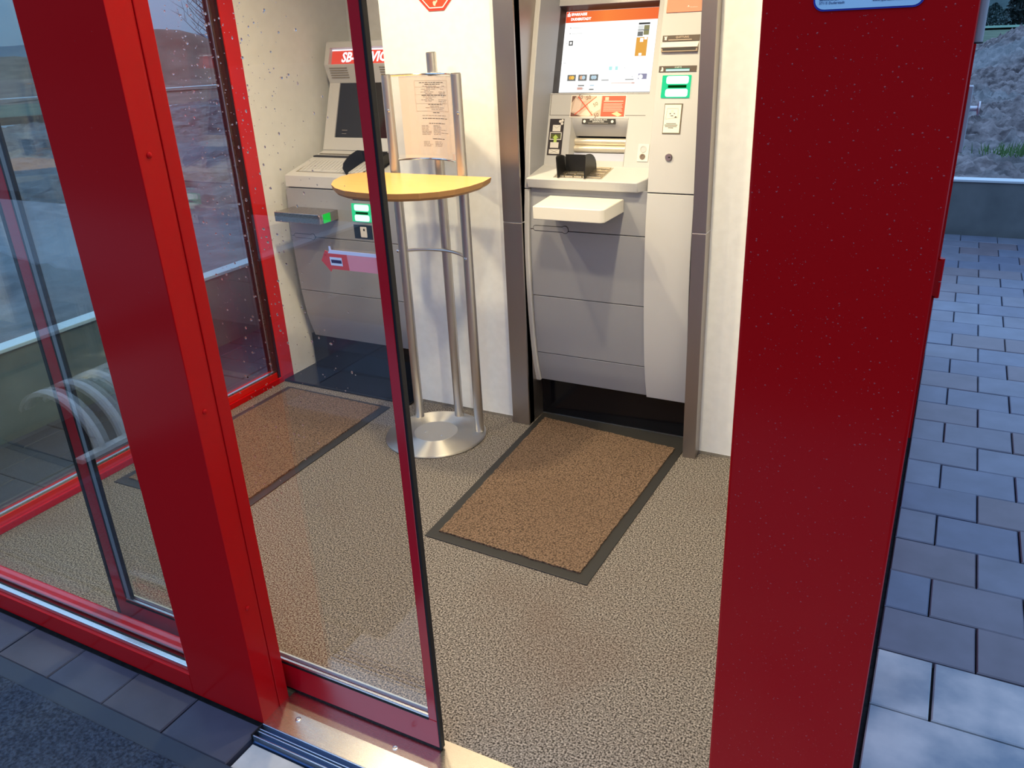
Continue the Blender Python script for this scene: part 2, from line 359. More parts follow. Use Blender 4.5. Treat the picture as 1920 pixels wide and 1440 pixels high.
# ------------------------------------------------------------------ ground outside
pv = struct('pavement', MB().box(-3.36, 4.0, -4.0, 6.6, -.16, -.022), JOINT)
PX0, PW, RH = .1195, .2265, .1805
def paver(x0, x1, y0, y1, parent, name='paver', m=None, gap=.0035, top=0.):
    dz = random.uniform(-.0022, .0012)+top
    mb = MB(); b = .003
    X0, X1, Y0, Y1 = x0+gap/2, x1-gap/2, y0+gap/2, y1-gap/2
    tl = [random.uniform(-.0006, .0006) for _ in range(4)]
    vs = [(X0,Y0,-.05),(X1,Y0,-.05),(X1,Y1,-.05),(X0,Y1,-.05),(X0,Y0,dz-b),(X1,Y0,dz-b),(X1,Y1,dz-b),(X0,Y1,dz-b),
          (X0+b,Y0+b,dz+tl[0]),(X1-b,Y0+b,dz+tl[1]),(X1-b,Y1-b,dz+tl[2]),(X0+b,Y1-b,dz+tl[3])]
    mb.add(vs, [(3,2,1,0),(8,9,10,11)]+[(i,(i+1)%4,4+(i+1)%4,4+i) for i in range(4)]+[(4+i,4+(i+1)%4,8+(i+1)%4,8+i) for i in range(4)])
    return mb.build(name, m or random.choice(pav_m), parent)
WX = .009
for r in range(26):
    y0 = 1.872+r*RH; y1 = min(y0+RH, 6.585)
    off = PX0+PW/2 if r % 2 == 0 else PX0
    xs = [WX]+[off+k*PW for k in range(0, 7)]
    for a, b in zip(xs, xs[1:]): paver(a, b, y0, y1, pv)
pw = struct('pavement_left', MB().box(-3.36, XL-.12, YF-.02, 6.6, -.10, -.0225), JOINT)
for r in range(22):
    y0 = .97+r*RH
    xs = [-3.355]+[-3.24+(.11 if r % 2 else 0)+k*PW for k in range(0, 2)]+[XL-.125]
    for a, b in zip(xs, xs[1:]): paver(a, b, y0, y0+RH, pw, 'paver', pav_shaded[(r+int(a*9)) % 2])
# the bigger pale slabs in front of the entrance and at the right
sl = struct('slab_paving', MB().box(-1.26, 4.0, -3.0, 1.87, -.09, -.0225), JOINT)
for i, (a, b) in enumerate([(WX, .14), (.14, .56), (.56, .98), (.98, 1.4)]): paver(a, b, 1.664, 1.872, sl, 'slab', SLABS, .006)
for i, (a, b) in enumerate([(WX, .36), (.36, .78), (.78, 1.2)]): paver(a, b, 1.246, 1.664, sl, 'slab', SLABS, .006)
for i, (a, b) in enumerate([(WX, .20), (.20, .62), (.62, 1.04)]): paver(a, b, .95, 1.246, sl, 'slab', SLABS, .006)
for r in range(5):
    y1 = .944-r*.42
    xs = [-1.252+(.21 if r % 2 else 0)+k*.42 for k in range(6)]
    if r % 2: xs = [-1.252]+xs
    for a, b in zip(xs, xs[1:]): paver(a, b, y1-.42, y1, sl, 'slab', SLABS, .006)
# cut pavers along the facade, then the outdoor mat
pk = struct('paver_strip', MB().box(-3.36, -1.262, -3.0, YF-.015, -.09, -.0225), JOINT)
for k in range(9): paver(-1.262-(k+1)*.2135, -1.262-k*.2135, .868, .989, pk, 'paver', pav_shaded[k % 2])
for r in range(6):
    for k in range(5): paver(-3.35+k*.42, -3.35+(k+1)*.42, .0-r*.21-.21, .0-r*.21, pk, 'paver')
om = thing('outdoor_mat', (-1.9, .4, 0), 'large dark grey textured mat outside, along the red facade', 'doormat')
MB().prism([(-2.75, -.2), (-1.18, -.2), (-1.18, .866), (-2.75, .866)], 'z', .0, .006).build('rim', OUTRIM, om, bevel=.002)
MB().box(-2.70, -1.23, -.15, .818, .004, .011).build('pile', OUTMAT, om, bevel=.003)

# boundary walls with a metal coping
rw = struct('garden_wall', MB().box(-3.43, -3.36, -3.0, 6.67, -.1, .365), CONC)
struct('coping', MB().box(-3.438, -3.350, -3.0, 6.59, .365, .382), COPE, rw, bevel=.003)
rw2 = struct('garden_wall_rear', MB().box(-3.43, 4.0, 6.6, 6.69, -.1, .365), CONC)
struct('coping', MB().box(-3.438, 4.0, 6.59, 6.70, .365, .382), COPE, rw2, bevel=.003)

# churned field, mounds and hills
def fbm(x, y, s, o=4): return noise.fractal(Vector((x*s, y*s, 3.1)), 1.0, 2.0, o)
def hgt(x, y):
    h = .27+.0*x
    # right-hand heap
    d = math.hypot((x-1.75)/1.9, (y-19.5)/3.2); h += 1.05*math.exp(-d*d*1.2)
    # mound seen through the left panes
    d = math.hypot((x+25.5)/3.2, (y-22.0)/3.2); h += 1.75*math.exp(-d*d*1.1)
    d = math.hypot((x+44)/9.0, (y-27)/5.); h += 1.0*math.exp(-d*d)
    return h
def field(name, x0, x1, y0, y1, nx, ny, m, amp=.05, s=3., geo=False):
    g = []
    for j in range(ny+1):
        y = y0+(y1-y0)*((j/ny)**1.7 if geo else j/ny); row = []
        for i in range(nx+1):
            x = x0+(x1-x0)*i/nx
            near = 1.
            if x > -3.54 and y > 6.76: near = min(1, .25+(y-6.76)/2)
            if x <= -3.54: near = min(1, .25+(-3.54-x)/2) if y < 9 else 1
            e = amp*near*(.7*fbm(x, y, s)+.9*abs(fbm(x+9, y, s*2.3, 4)))
            row.append(Vector((x, y, hgt(x, y)+e)))
        g.append(row)
    mb = MB().sheet(g); n0 = len(mb.v)
    o = mb.build(name, m, None, smooth=False, kind='structure'); o.data.shade_smooth()
    return o
MUD = grain(mat('churned_mud', (.12, .10, .09), .7, spec=.4), 7, (.035, .030, .034), (.21, .195, .20), .36, .66, detail=10, bump=1., bdist=.06, big=(.35, (.20, .25, .27), .5, .52, .62))
MUDL = grain(mat('wet_brown_mud', (.12, .10, .09), .65, spec=.45), 5.0, (.045, .032, .033), (.20, .17, .165), .36, .68, detail=9, bump=1., bdist=.05, big=(.5, (.15, .19, .21), .6, .48, .6))
HILLB = grain(mat('bare_brown_soil', (.15, .09, .06), .9), 1., (.12, .07, .05), (.24, .16, .12), .35, .7, detail=8, bump=.5, bdist=.05)
GRASSF = grain(mat('field_grass', (.05, .09, .04), .9), 1.4, (.03, .075, .04), (.08, .13, .075), .35, .65, detail=8)
FOREST = grain(mat('forest_hill', (.02, .05, .05), .95), .5, (.010, .030, .034), (.040, .085, .085), .35, .65, detail=8)
field('ground', -1.0, 4.0, 6.69, 26.0, 200, 420, MUD, .15, 2.6, geo=True)
field('ground_left', -15.0, -3.42, -1.0, 16.0, 170, 230, MUDL, .085, 2.2)
field('ground_mound', -62., -15.0, 2.0, 48.0, 90, 90, HILLB, .10, .5)
field('ground_far', -15.0, 40.0, 26.0, 62., 60, 40, GRASSF, .06, .3)
field('ground_middle', -15.0, -2.0, 6.77+9.23, 26.0, 60, 40, MUDL, .06, 1.)
def strip(name, a, b, w, m, lift):
    g = []
    for k in range(41):
        t = k/40; x = a[0]+(b[0]-a[0])*t; y = a[1]+(b[1]-a[1])*t
        d = Vector((b[1]-a[1], a[0]-b[0], 0)).normalized()*w/2
        g.append([Vector((x, y, hgt(x, y)+lift))-d, Vector((x, y, hgt(x, y)+lift))+d])
    return MB().sheet(g).build(name, m, None, kind='structure')
strip('field_path', (-17.2, 19.4), (-24.5, 10.5), .5, mat('pale_gravel', (.55, .60, .62), .8), .13)
strip('grass_strip', (-15.2, 12.6), (-22.5, 4.0), 4.2, GRASSF, .16)
hill = MB()
g = []
for i in range(61):
    a = math.radians(-20+64*i/60); row = []
    for j in range(14):
        t = j/13; r = 85+120*t
        x, y = r*math.sin(a), r*math.cos(a)
        row.append(Vector((x, y, -1.6+38*t**.8+1.6*fbm(x, y, .09)+1.2*noise.noise(Vector((x*.4, y*.4, 1))))))
    g.append(row)
hill.sheet(g).build('wooded_hillside', FOREST, None, kind='structure').data.shade_smooth()
g = []
for i in range(50):
    a = math.radians(-100+78*i/49); row = []
    for j in range(8):
        t = j/7; r = 120+80*t; x, y = r*math.sin(a), r*math.cos(a)
        row.append(Vector((x, y, -1.5+4.6*t+1.2*t*fbm(x, y, .03)+.8*t*noise.noise(Vector((x*.2, y*.2, 4))))))
    g.append(row)
MB().sheet(g).build('distant_hills', grain(mat('distant_blue_hills', (.10, .16, .22), .95), .05, (.08, .14, .20), (.14, .20, .25)), None, kind='structure').data.shade_smooth()

struct('added_road', MB().box(-60, 60, -60, -3.95, -.14, -.03), grain(mat('asphalt', (.05, .05, .055), .85), 30, (.04, .04, .045), (.075, .075, .08)))  # dark ground added out of view, to dim reflections in the facade
g = []
for i in range(41):
    a = math.radians(105+150*i/40); row = []
    for j in range(6):
        t = j/5; q = 58+40*t; x, y = q*math.sin(a), q*math.cos(a); row.append(Vector((x, y, -.5+17*t**.7+1.5*fbm(x, y, .1))))
    g.append(row)
MB().sheet(g).build('added_dark_slope', FOREST, None, kind='structure').data.shade_smooth()  # unseen slope added behind the camera as a dark backdrop for reflections
# tuft of grass on the mud at the right
gt = MB()
for k in range(420):
    x = random.gauss(.62, .20); y = random.gauss(8.0, .10); h = random.uniform(.03, .11); w = .004
    z = hgt(x, y)+.09; dx, dy = random.uniform(-.04, .04), random.uniform(-.03, .03)
    gt.add([(x-w, y, z), (x+w, y, z), (x+dx*.5+w*.6, y+dy*.5, z+h*.6), (x+dx*.5-w*.6, y+dy*.5, z+h*.6), (x+dx, y+dy, z+h)], [(0,1,2,3), (3,2,4)])
tag(gt.build('grass_tuft', mat('green_blades', (.07, .17, .05), .7)), 'low green tuft of grass on the mud behind the right wall', 'grass', kind='stuff')

def bare_tree(loc, h, label, seed):
    rnd = random.Random(seed); t = thing('bare_tree', loc, label, 'tree'); L = Vector(loc)
    BARK = mat('bark', (.035, .033, .035), .9)
    trunk = MB(); trunk.tube([L, L+Vector((.05, 0, h*.2)), L+Vector((-.05, 0, h*.38)), L+Vector((.08, .05, h*.62)), L+Vector((0, 0, h))], [h*.016, h*.013, h*.010, h*.006, h*.001], 6)
    trunk.build('trunk', BARK, t, smooth=True)
    br = MB()
    for k in range(46):
        f = rnd.uniform(.22, .92); a = rnd.uniform(0, 6.28); le = h*.34*(1.1-f)*rnd.uniform(.7, 1.2)
        p = L+Vector((0, 0, h*f)); d = Vector((math.cos(a)*.75, math.sin(a)*.75, .8)); q = p+d*le; mid = p+d*le*.5+Vector((0, 0, -.06*le))
        br.tube([p, mid, q], [h*.004, h*.0028, h*.0008], 4)
        for i in range(5):
            s = p.lerp(q, rnd.uniform(.3, .95)); e = Vector((rnd.uniform(-1, 1), rnd.uniform(-1, 1), rnd.uniform(.2, 1)))*le*.35
            br.tube([s, s+e*.6, s+e], [h*.0018, h*.0014, h*.0005], 3)
    br.build('branches', BARK, t)
bare_tree((-28.28, 27.0, hgt(-28.28, 27.0)-.05), 4.6, 'leafless young tree on the brown mound, seen through the sliding glass', 3)
def bushy_tree(loc, h, w, label, seed, m, conifer=False):
    rnd = random.Random(seed); t = thing('dark_tree', loc, label, 'tree'); L = Vector(loc)
    MB().tube([L, L+Vector((0, 0, h*.5))], [h*.03, h*.015], 6).build('trunk', mat('dark_bark', (.02, .018, .016), .9), t)
    cr_ = MB()
    for k in range(900):
        f = rnd.random()**.8; rr = w*(1-f)**.8 if conifer else w*math.sin(math.pi*min(.98, .12+f*.86))
        a = rnd.uniform(0, 6.28); q = rr*math.sqrt(rnd.random()); p = L+Vector((q*math.cos(a), q*math.sin(a), h*(.12+.88*f)))
        s = h*.045; u = Vector((rnd.uniform(-1, 1), rnd.uniform(-1, 1), rnd.uniform(-1, 1))).normalized()*s; v = Vector((rnd.uniform(-1, 1), rnd.uniform(-1, 1), rnd.uniform(-1, 1))).normalized()*s
        cr_.add([p-u, p+v, p+u, p-v*.6], [(0, 1, 2, 3)])
    cr_.build('foliage', m, t)
FOL = mat('dark_foliage', (.012, .026, .026), .9); FOL2 = mat('teal_foliage', (.02, .05, .05), .9)
bushy_tree((2.1, 58, -.1), 3.4, 1.0, 'dark pointed tree behind the mud heap at the right edge', 5, FOL, True)
bushy_tree((.75, 57, -.2), 1.7, .8, 'low dark bush at the left end of the pale meadow strip', 6, FOL2)
bushy_tree((3.4, 60, -.1), 2.4, 1.1, 'round dark bush right of the pointed tree', 8, FOL)
strip('meadow', (-4, 53), (12, 53), 5., mat('pale_meadow', (.10, .24, .17), .9), .12)

# bicycle rack by the left wall, in front of the facade
br = thing('bike_rack', (-3.1, .05, 0), 'low galvanised bicycle rack of curved arcs by the left concrete wall', 'bicycle rack')
GALV = mat('galvanised_steel', (.86, .90, .92), .45, .1)
MB().box(-2.90, -2.86, -.55, .36, 0, .022).build('base_rail', GALV, br, bevel=.003)
for k in range(7):
    y = .265-k*.11
    outer = [(-3.11+.25*math.cos(math.radians(a)), .01+.225*math.sin(math.radians(a))) for a in range(0, 151, 10)]
    inner = [(-3.11+.232*math.cos(math.radians(a)), .01+.207*math.sin(math.radians(a))) for a in range(0, 151, 10)]
    MB().prism(outer+inner[::-1], 'y', y-.02, y+.02).build('arc', GALV, br)

# ------------------------------------------------------------------ cash machine
PROF = [(.0, 2.83), (.165, 2.765), (.24, 2.743), (.31, 2.729), (.45, 2.713), (.56, 2.707), (.66, 2.704), (.74, 2.703), (.85, 2.709), (.96, 2.722), (1.06, 2.735), (1.15, 2.749), (1.27, 2.777), (1.42, 2.816), (1.56, 2.855), (1.9, 2.965)]
def prof(z, P=PROF):
    for (z0, y0), (z1, y1) in zip(P, P[1:]):
        if z <= z1: return y0+(y1-y0)*(z-z0)/(z1-z0)
    return P[-1][1]
def curved(mb, x0, x1, z0, z1, off=0., th=.02, P=PROF, n=10):
    front = [(prof(z0+(z1-z0)*i/n, P)+off, z0+(z1-z0)*i/n) for i in range(n+1)]
    back = [(y+th, z) for y, z in front][::-1]
    return mb.prism(front+back, 'x', x0, x1)
cm = thing('cash_machine', (-1.09, 2.9, 0), 'tall grey cash machine with a lit white screen in a steel surround', 'cash machine')
bd = MB(); curved(bd, -1.384, -.745, .17, .955, .03, .4); bd.box(-1.384, -.745, 3.16, 3.4, .955, 1.9); bd.build('body', ATM_D, cm)
MB().box(-1.384, -.74, 2.80, 3.2, 0, .172).build('kick_plate', BLACKG, cm)
MB().box(-1.384, -.74, 2.797, 2.80, .0, .006).build('kick_trim', SILVER, cm)
XA0, XA1, XB = -1.384, -.917, -.752
for a, b in ((.176, .3045), (.3075, .5485), (.5515, .8055), (.8085, .962)):
    mb = MB(); curved(mb, XA0+.018, XA1, a, b, 0., .03, n=6); mb.build('front_panel', ATM_G, cm, bevel=.0012, smooth=True)
mb = MB(); curved(mb, XA0-.012, XA0+.016, .172, .953, -.012, .05); mb.build('side_strip', ATM_L, cm, bevel=.002, smooth=True)
mb = MB(); curved(mb, XA0-.012, XA0+.016, .956, 1.9, -.012, .05); mb.build('side_strip', ATM_L, cm, bevel=.002, smooth=True)
mb = MB(); curved(mb, XA1, XB, .172, .957, -.008, .05); mb.build('column_lower_door', ATM_L, cm, bevel=.0015, smooth=True)
mb = MB(); curved(mb, XA1, XB, .961, 1.9, -.008, .16); mb.build('column_upper_door', ATM_L, cm, bevel=.0015, smooth=True)
# keyhole-shaped latch
def keyhole(x0, xc, z, h, r):
    a = math.degrees(math.asin(h/r))
    return arc(x0+h, z, h, 90, 270, 6)+arc(xc, z, r, 180+a, 540-a, 14)
yl = prof(.81)
MB().prism(keyhole(-1.355, -1.225, .8125, .0105, .0145), 'y', yl-.0012, yl+.01).build('latch_groove', ATM_D, cm)
MB().prism(keyhole(-1.353, -1.225, .8125, .0085, .0125), 'y', yl-.002, yl+.01).build('latch', ATM_G, cm)
# inclined fascia: local u = X, v up the slope, w towards the customer
FA = frame((0, 2.842, 1.025), (1, 0, 0), (0, .3004, .9538))
# side cheek of the recess
ck = [(prof(z)-.006, z) for z in [.995+.0905*i for i in range(11)]]
ck2 = [(2.842+.315*(z-1.025)+.03, z) for z in (1.9, .995)]
MB().prism(ck+ck2, 'x', XA0+.010, XA0+.0165).build('cheek', ATM_G, cm)
fp = MB()
US = -1.372
def fbox(mb, u0, u1, v0, v1, w0, w1): return mb.box(u0, u1, v0, v1, w0, w1, FA)
for r in ((US, -.90, .564, .93), (-.985, -.90, .254, .564), (US, -1.272, -.03, .254), (-1.053, -.90, -.03, .254), (-1.272, -1.053, .166, .254), (-1.272, -1.053, -.03, .016)):
    fbox(fp, *r, -.03, 0)
fp.build('fascia', ATM_L, cm)
sm = MB(); fbox(sm, -1.362, -.99, .1755, .177, -.002, .0004); fbox(sm, -1.3635, -1.362, .1755, .25, -.002, .0004)
sm.build('fascia_seam', mat('seam_shadow_gap', (.10, .09, .08), .7), cm)
# screen bezel (funnel) and display
bz = MB()
o4 = [(US, .2535), (-.985, .2535), (-.985, .5645), (US, .5645)]; i4 = [(-1.357, .268), (-1.0, .268), (-1.0, .557), (-1.357, .557)]
bz.add([FA @ Vector((u, v, .0005)) for u, v in o4]+[FA @ Vector((u, v, -.045)) for u, v in i4], [(i, (i+1) % 4, 4+(i+1) % 4, 4+i) for i in range(4)])
bz.build('screen_bezel', BEZEL, cm)
for v in (.2515, .564): rim = MB(); fbox(rim, US, -.985, v, v+.003, -.001, .002); rim.build('bezel_edge', ATM_L, cm)
SW = -.045
ds = MB(); fbox(ds, -1.36, -.998, .265, .56, SW-.01, SW)
disp = ds.build('display', emitter('screen_white', (1.0, 1.0, .98), 1.25), cm)
hd = MB(); fbox(hd, -1.3565, -1.0, .517, .5565, SW, SW+.0004)
hm = bpy.data.materials.new('screen_header'); hm.use_nodes = True; n_ = hm.node_tree.nodes; n_.clear()
oo = n_.new('ShaderNodeOutputMaterial'); ee = n_.new('ShaderNodeEmission'); tcc = n_.new('ShaderNodeTexCoord'); sxx = n_.new('ShaderNodeSeparateXYZ'); rr_ = n_.new('ShaderNodeValToRGB'); mrr = n_.new('ShaderNodeMapRange')
hm.node_tree.links.new(tcc.outputs['Object'], sxx.inputs[0]); hm.node_tree.links.new(sxx.outputs['X'], mrr.inputs['Value'])
mrr.inputs['From Min'].default_value = -.27; mrr.inputs['From Max'].default_value = .09
hm.node_tree.links.new(mrr.outputs[0], rr_.inputs[0]); rr_.color_ramp.elements[0].color = (.86, .085, .03, 1); rr_.color_ramp.elements[1].color = (.95, .17, .05, 1)
e_ = rr_.color_ramp.elements.new(.45); e_.color = (1., .26, .06, 1)
hm.node_tree.links.new(rr_.outputs[0], ee.inputs[0]); ee.inputs[1].default_value = 1.; hm.node_tree.links.new(ee.outputs[0], oo.inputs[0])
hd.build('screen_header', hm, disp)
EW = emitter('screen_text_white', (1, .96, .92), 1.3)
def fa(u, v, w=SW+.0008): return FA @ Matrix.Translation((u, v, w))
text('SPARKASSE', .0125, fa(-1.336, .5455), EW, disp, align='LEFT', bold=.0006)
text('DUDERSTADT', .0125, fa(-1.336, .5285), EW, disp, align='LEFT', bold=.0006)
def s_logo(cx, cy, s, M, m, parent, name='emblem'):
    """stylised S with a dot above"""
    mb = MB()
    mb.prism([(cx+s*x, cy+s*y) for x, y in ((-.5,.28),(.5,.28),(.5,.08),(-.18,.08),(-.18,-.02),(.5,-.02),(.5,-.5),(-.5,-.5),(-.5,-.3),(.18,-.3),(.18,-.2),(-.5,-.2))], 'z', 0, .0002, M)
    mb.prism(arc(cx, cy+s*.52, s*.2, 0, 330, 11), 'z', 0, .0002, M)
    return mb.build(name, m, parent)
s_logo(-1.3455, .545, .0125, FA @ Matrix.Translation((0, 0, SW+.0006)), EW, disp)
def flat(u0, u1, v0, v1, m, parent, name, w=SW+.0005, M=FA):
    mb = MB(); mb.box(u0, u1, v0, v1, w-.0003, w+.0002, M); return mb.build(name, m, parent)
E = {k: emitter('screen_'+k, c, 1.) for k, c in dict(grey=(.20, .20, .19), orange=(.85, .42, .08), yellow=(1., .62, .12), pale=(.55, .72, .82), peach=(.85, .48, .28), dark=(.06, .06, .06), mint=(.55, .93, .90), violet=(.33, .32, .45), light=(.80, .82, .80), olive=(.30, .28, .14), rose=(.75, .45, .38)).items()}
flat(-1.335, -1.319, .436, .453, E['dark'], disp, 'screen_icon'); flat(-1.331, -1.323, .440, .449, EW, disp, 'screen_icon', SW+.0008)
for v in (.497, .477): flat(-1.3355, -1.3325, v, v+.003, E['grey'], disp, 'screen_icon'); flat(-1.327, -1.285, v, v+.0022, E['light'], disp, 'screen_text_line')
flat(-1.346, -1.341, .442, .446, E['light'], disp, 'screen_icon')
flat(-1.069, -1.027, .500, .506, E['dark'], disp, 'screen_picture'); flat(-1.070, -1.050, .482, .497, E['light'], disp, 'screen_picture'); flat(-1.048, -1.028, .464, .497, E['olive'], disp, 'screen_picture')
flat(-1.070, -1.028, .479, .482, E['grey'], disp, 'screen_picture', SW+.0008); flat(-1.070, -1.050, .460, .476, E['grey'], disp, 'screen_picture')
flat(-1.072, -1.030, .392, .456, E['orange'], disp, 'screen_picture'); flat(-1.058, -1.046, .440, .453, EW, disp, 'screen_picture', SW+.0008); flat(-1.058, -1.047, .393, .402, EW, disp, 'screen_picture', SW+.0008); flat(-1.043, -1.033, .448, .456, EW, disp, 'screen_picture', SW+.0008)
for u, c1, c2 in ((-1.327, 'orange', 'yellow'), (-1.283, 'peach', 'pale'), (-1.238, 'pale', 'pale')):
    flat(u, u+.034, .309, .331, E['grey'], disp, 'card_icon')
    for k, c in ((0, c1), (1, c2)):
        MB().prism(arc(u+.0125+k*.009, .3205, .0068, 0, 345, 16), 'z', SW+.0007+k*.0002, SW+.0009+k*.0002, FA).build('card_icon', E[c], disp)
flat(-1.19, -1.162, .309, .3115, E['grey'], disp, 'screen_text_line'); flat(-1.098, -1.066, .310, .3125, E['grey'], disp, 'screen_text_line'); flat(-1.075, -1.069, .319, .323, E['light'], disp, 'screen_icon')
flat(-1.050, -1.018, .312, .331, E['violet'], disp, 'card_icon'); MB().prism(arc(-1.041, .320, .0085, 0, 345, 16), 'z', SW+.0007, SW+.0009, FA).build('card_icon', EW, disp)
flat(-1.281, -1.256, .290, .294, E['grey'], disp, 'screen_text_line'); flat(-1.283, -1.262, .277, .286, E['rose'], disp, 'screen_icon'); flat(-1.262, -1.256, .278, .284, E['light'], disp, 'screen_icon')
flat(-1.233, -1.217, .290, .294, E['pale'], disp, 'screen_text_line'); flat(-1.235, -1.217, .276, .280, E['grey'], disp, 'screen_text_line')
flat(-1.165, -1.153, .345, .358, E['mint'], disp, 'screen_icon'); flat(-1.141, -1.131, .345, .358, E['mint'], disp, 'screen_icon'); flat(-1.107, -1.103, .351, .354, E['light'], disp, 'screen_icon')
flat(-1.150, -1.062, .2985, .3, E['peach'], disp, 'screen_frame_line'); flat(-1.150, -1.149, .276, .299, E['light'], disp, 'screen_frame_line'); flat(-1.063, -1.062, .276, .299, E['light'], disp, 'screen_frame_line'); flat(-1.072, -1.061, .297, .301, E['rose'], disp, 'screen_icon', SW+.0008)
flat(-1.350, -1.338, .372, .375, E['light'], disp, 'screen_text_line')

# warning banner with crossed-out banknotes
bn = MB(); fbox(bn, -1.282, -1.066, .168, .2475, 0, .0012); ban = bn.build('warning_banner', mat('banner_paper', (.86, .80, .72), .5), cm)
def bf(u0, u1, v0, v1, m, name='banner_print', w=.0016): return flat(u0, u1, v0, v1, m, ban, name, w)
BR = mat('banner_red', (.78, .10, .05), .5); BT = mat('banner_tan', (.62, .46, .36), .6); BD = mat('banner_brown', (.20, .10, .08), .6); BP = mat('banner_pink', (.80, .62, .52), .6)
bf(-1.278, -1.160, .172, .244, BT); bf(-1.160, -1.070, .172, .244, BR)
def bpoly(pts, m, w): MB().prism(pts, 'z', w-.0002, w+.0002, FA).build('banner_print', m, ban)
bpoly([(-1.278, .172), (-1.235, .172), (-1.278, .186)], BD, .0020); bpoly([(-1.278, .244), (-1.262, .244), (-1.278, .220)], BD, .0020)
bpoly([(-1.274, .190), (-1.246, .182), (-1.238, .222), (-1.264, .238)], BP, .0020)
bpoly([(-1.244, .176), (-1.214, .200), (-1.190, .188), (-1.205, .173)], BP, .0020)
bpoly([(-1.215, .215), (-1.185, .244), (-1.163, .244), (-1.163, .198), (-1.195, .180)], mat('banner_cream', (.85, .72, .56), .6), .0020)
bpoly([(-1.262, .244), (-1.235, .244), (-1.222, .228), (-1.240, .222)], BP, .0020)
def seg2(a, b, w): d = Vector((b[1]-a[1], a[0]-b[0])).normalized()*w/2; return [(a[0]-d.x, a[1]-d.y), (b[0]-d.x, b[1]-d.y), (b[0]+d.x, b[1]+d.y), (a[0]+d.x, a[1]+d.y)]
bpoly(seg2((-1.254, .242), (-1.192, .176), .0035), BR, .0026); bpoly(seg2((-1.262, .178), (-1.182, .242), .003), BR, .0026)
for body, u, v, r in (('50', -1.183, .214, .5), ('50', -1.213, .238, .2), ('50', -1.245, .240, -.3), ('50', -1.176, .176, .3)):
    text(body, .019, FA @ Matrix.Translation((u, v, .0024)) @ Matrix.Rotation(r, 4, 'Z'), BD, ban, 'banner_lettering')
for k in range(7): bf(-1.152, -1.078-.002*(k % 3), .190+k*.0045, .1915+k*.0045, mat('banner_line', (.90, .62, .52), .6), 'banner_text_line', .0020)
bf(-1.148, -1.134, .228, .240, mat('banner_line2', (.90, .55, .42), .6), 'banner_print', .002); bf(-1.152, -1.078, .224, .2265, mat('banner_line3', (.90, .72, .62), .6), 'banner_text_line', .002)
bpoly([(-1.118, .182), (-1.098, .189), (-1.078, .178), (-1.094, .172)], mat('banner_gold', (.90, .70, .38), .6), .0022)

# envelope sticker at the left
stk = MB(); fbox(stk, -1.359, -1.301, .031, .163, 0, .001); stk = stk.build('instruction_sticker', mat('sticker_dark', (.035, .028, .035), .5), cm)
SWH = mat('sticker_white', (.80, .76, .72), .6); SGR = mat('sticker_green', (.50, .66, .14), .6)
for (a, b, c, d) in ((-1.345, -1.313, .118, .141), (-1.349, -1.315, .058, .078), (-1.352, -1.309, .036, .053)): flat(a, b, c, d, SWH, stk, 'pictogram', .0014)
for u, v in ((-1.317, .154), (-1.308, .157), (-1.309, .146)): MB().prism(arc(u, v, .0052, 0, 340, 12), 'z', .001, .0015, FA).build('pictogram', SWH, stk)
for a, b in (((-1.345, .141), (-1.329, .129)), ((-1.313, .141), (-1.329, .129)), ((-1.352, .053), (-1.330, .044)), ((-1.309, .053), (-1.330, .044)), ((-1.352, .036), (-1.330, .044)), ((-1.309, .036), (-1.330, .044))):
    MB().prism(seg2(a, b, .0012), 'z', .0014, .0018, FA).build('pictogram', PRINTG, stk)
for (a, b, c, d) in ((-1.354, -1.306, .112, .115), (-1.354, -1.306, .087, .090), (-1.354, -1.351, .087, .115), (-1.309, -1.306, .087, .115)): flat(a, b, c, d, SWH, stk, 'pictogram', .0014)
flat(-1.350, -1.310, .092, .108, mat('sticker_olive', (.10, .11, .03), .6), stk, 'pictogram', .0012)
MB().prism([(-1.336, .078), (-1.324, .078), (-1.324, .094), (-1.318, .094), (-1.330, .106), (-1.342, .094), (-1.336, .094)], 'z', .0014, .002, FA).build('pictogram', SGR, stk)

# cash slot
cs = MB(); hood = []
for k in range(9):
    t = k/8; hood.append((.166-.054*t, -.055*(t**1.6)))
g = [[FA @ Vector((u, v, w)) for v, w in hood] for u in (-1.2718, -1.0532)]
cs.sheet(g); slot = cs.build('cash_slot', ATM_L, cm, smooth=True)
sd = MB(); fbox(sd, -1.2735, -1.2715, .0, .168, -.08, 0); fbox(sd, -1.0535, -1.0515, .0, .168, -.08, 0); fbox(sd, -1.2735, -1.0515, .0, .016, -.08, -.001)
sd.build('slot_cheek', ATM_L, slot)
MB().box(-1.2735, -1.0515, -.01, .17, -.085, -.075, FA).build('slot_back', ATM_D, slot)
for v in (.0925, .066):
    pts = [(v+.0135*math.cos(math.radians(a)), -.062+.020*math.sin(math.radians(a))) for a in range(0, 181, 15)]
    mb = MB(); vs0 = [FA @ Vector((-1.271, p, w)) for p, w in pts]; vs1 = [FA @ Vector((-1.054, p, w)) for p, w in pts]
    n = len(pts); mb.add(vs0+vs1, [(i, i+1, n+i+1, n+i) for i in range(n-1)]+[list(range(n)), list(range(n, 2*n))]); mb.build('shutter', GOLD, slot, smooth=True)
mb = MB(); fbox(mb, -1.271, -1.054, .022, .050, -.055, -.048); mb.build('slot_strip', LAV, slot)
lb = MB(); fbox(lb, -1.230, -1.101, .146, .164, -.006, .0015); lb = lb.build('slot_label', mat('label_black', (.018, .015, .016), .5), cm)
text('EIN-/AUSZAHLUNG', .0078, FA @ Matrix.Translation((-1.166, .1600, .0018)), LWHITE, lb)
text('BANKNOTEN', .0072, FA @ Matrix.Translation((-1.166, .1535, .0018)), LWHITE, lb)
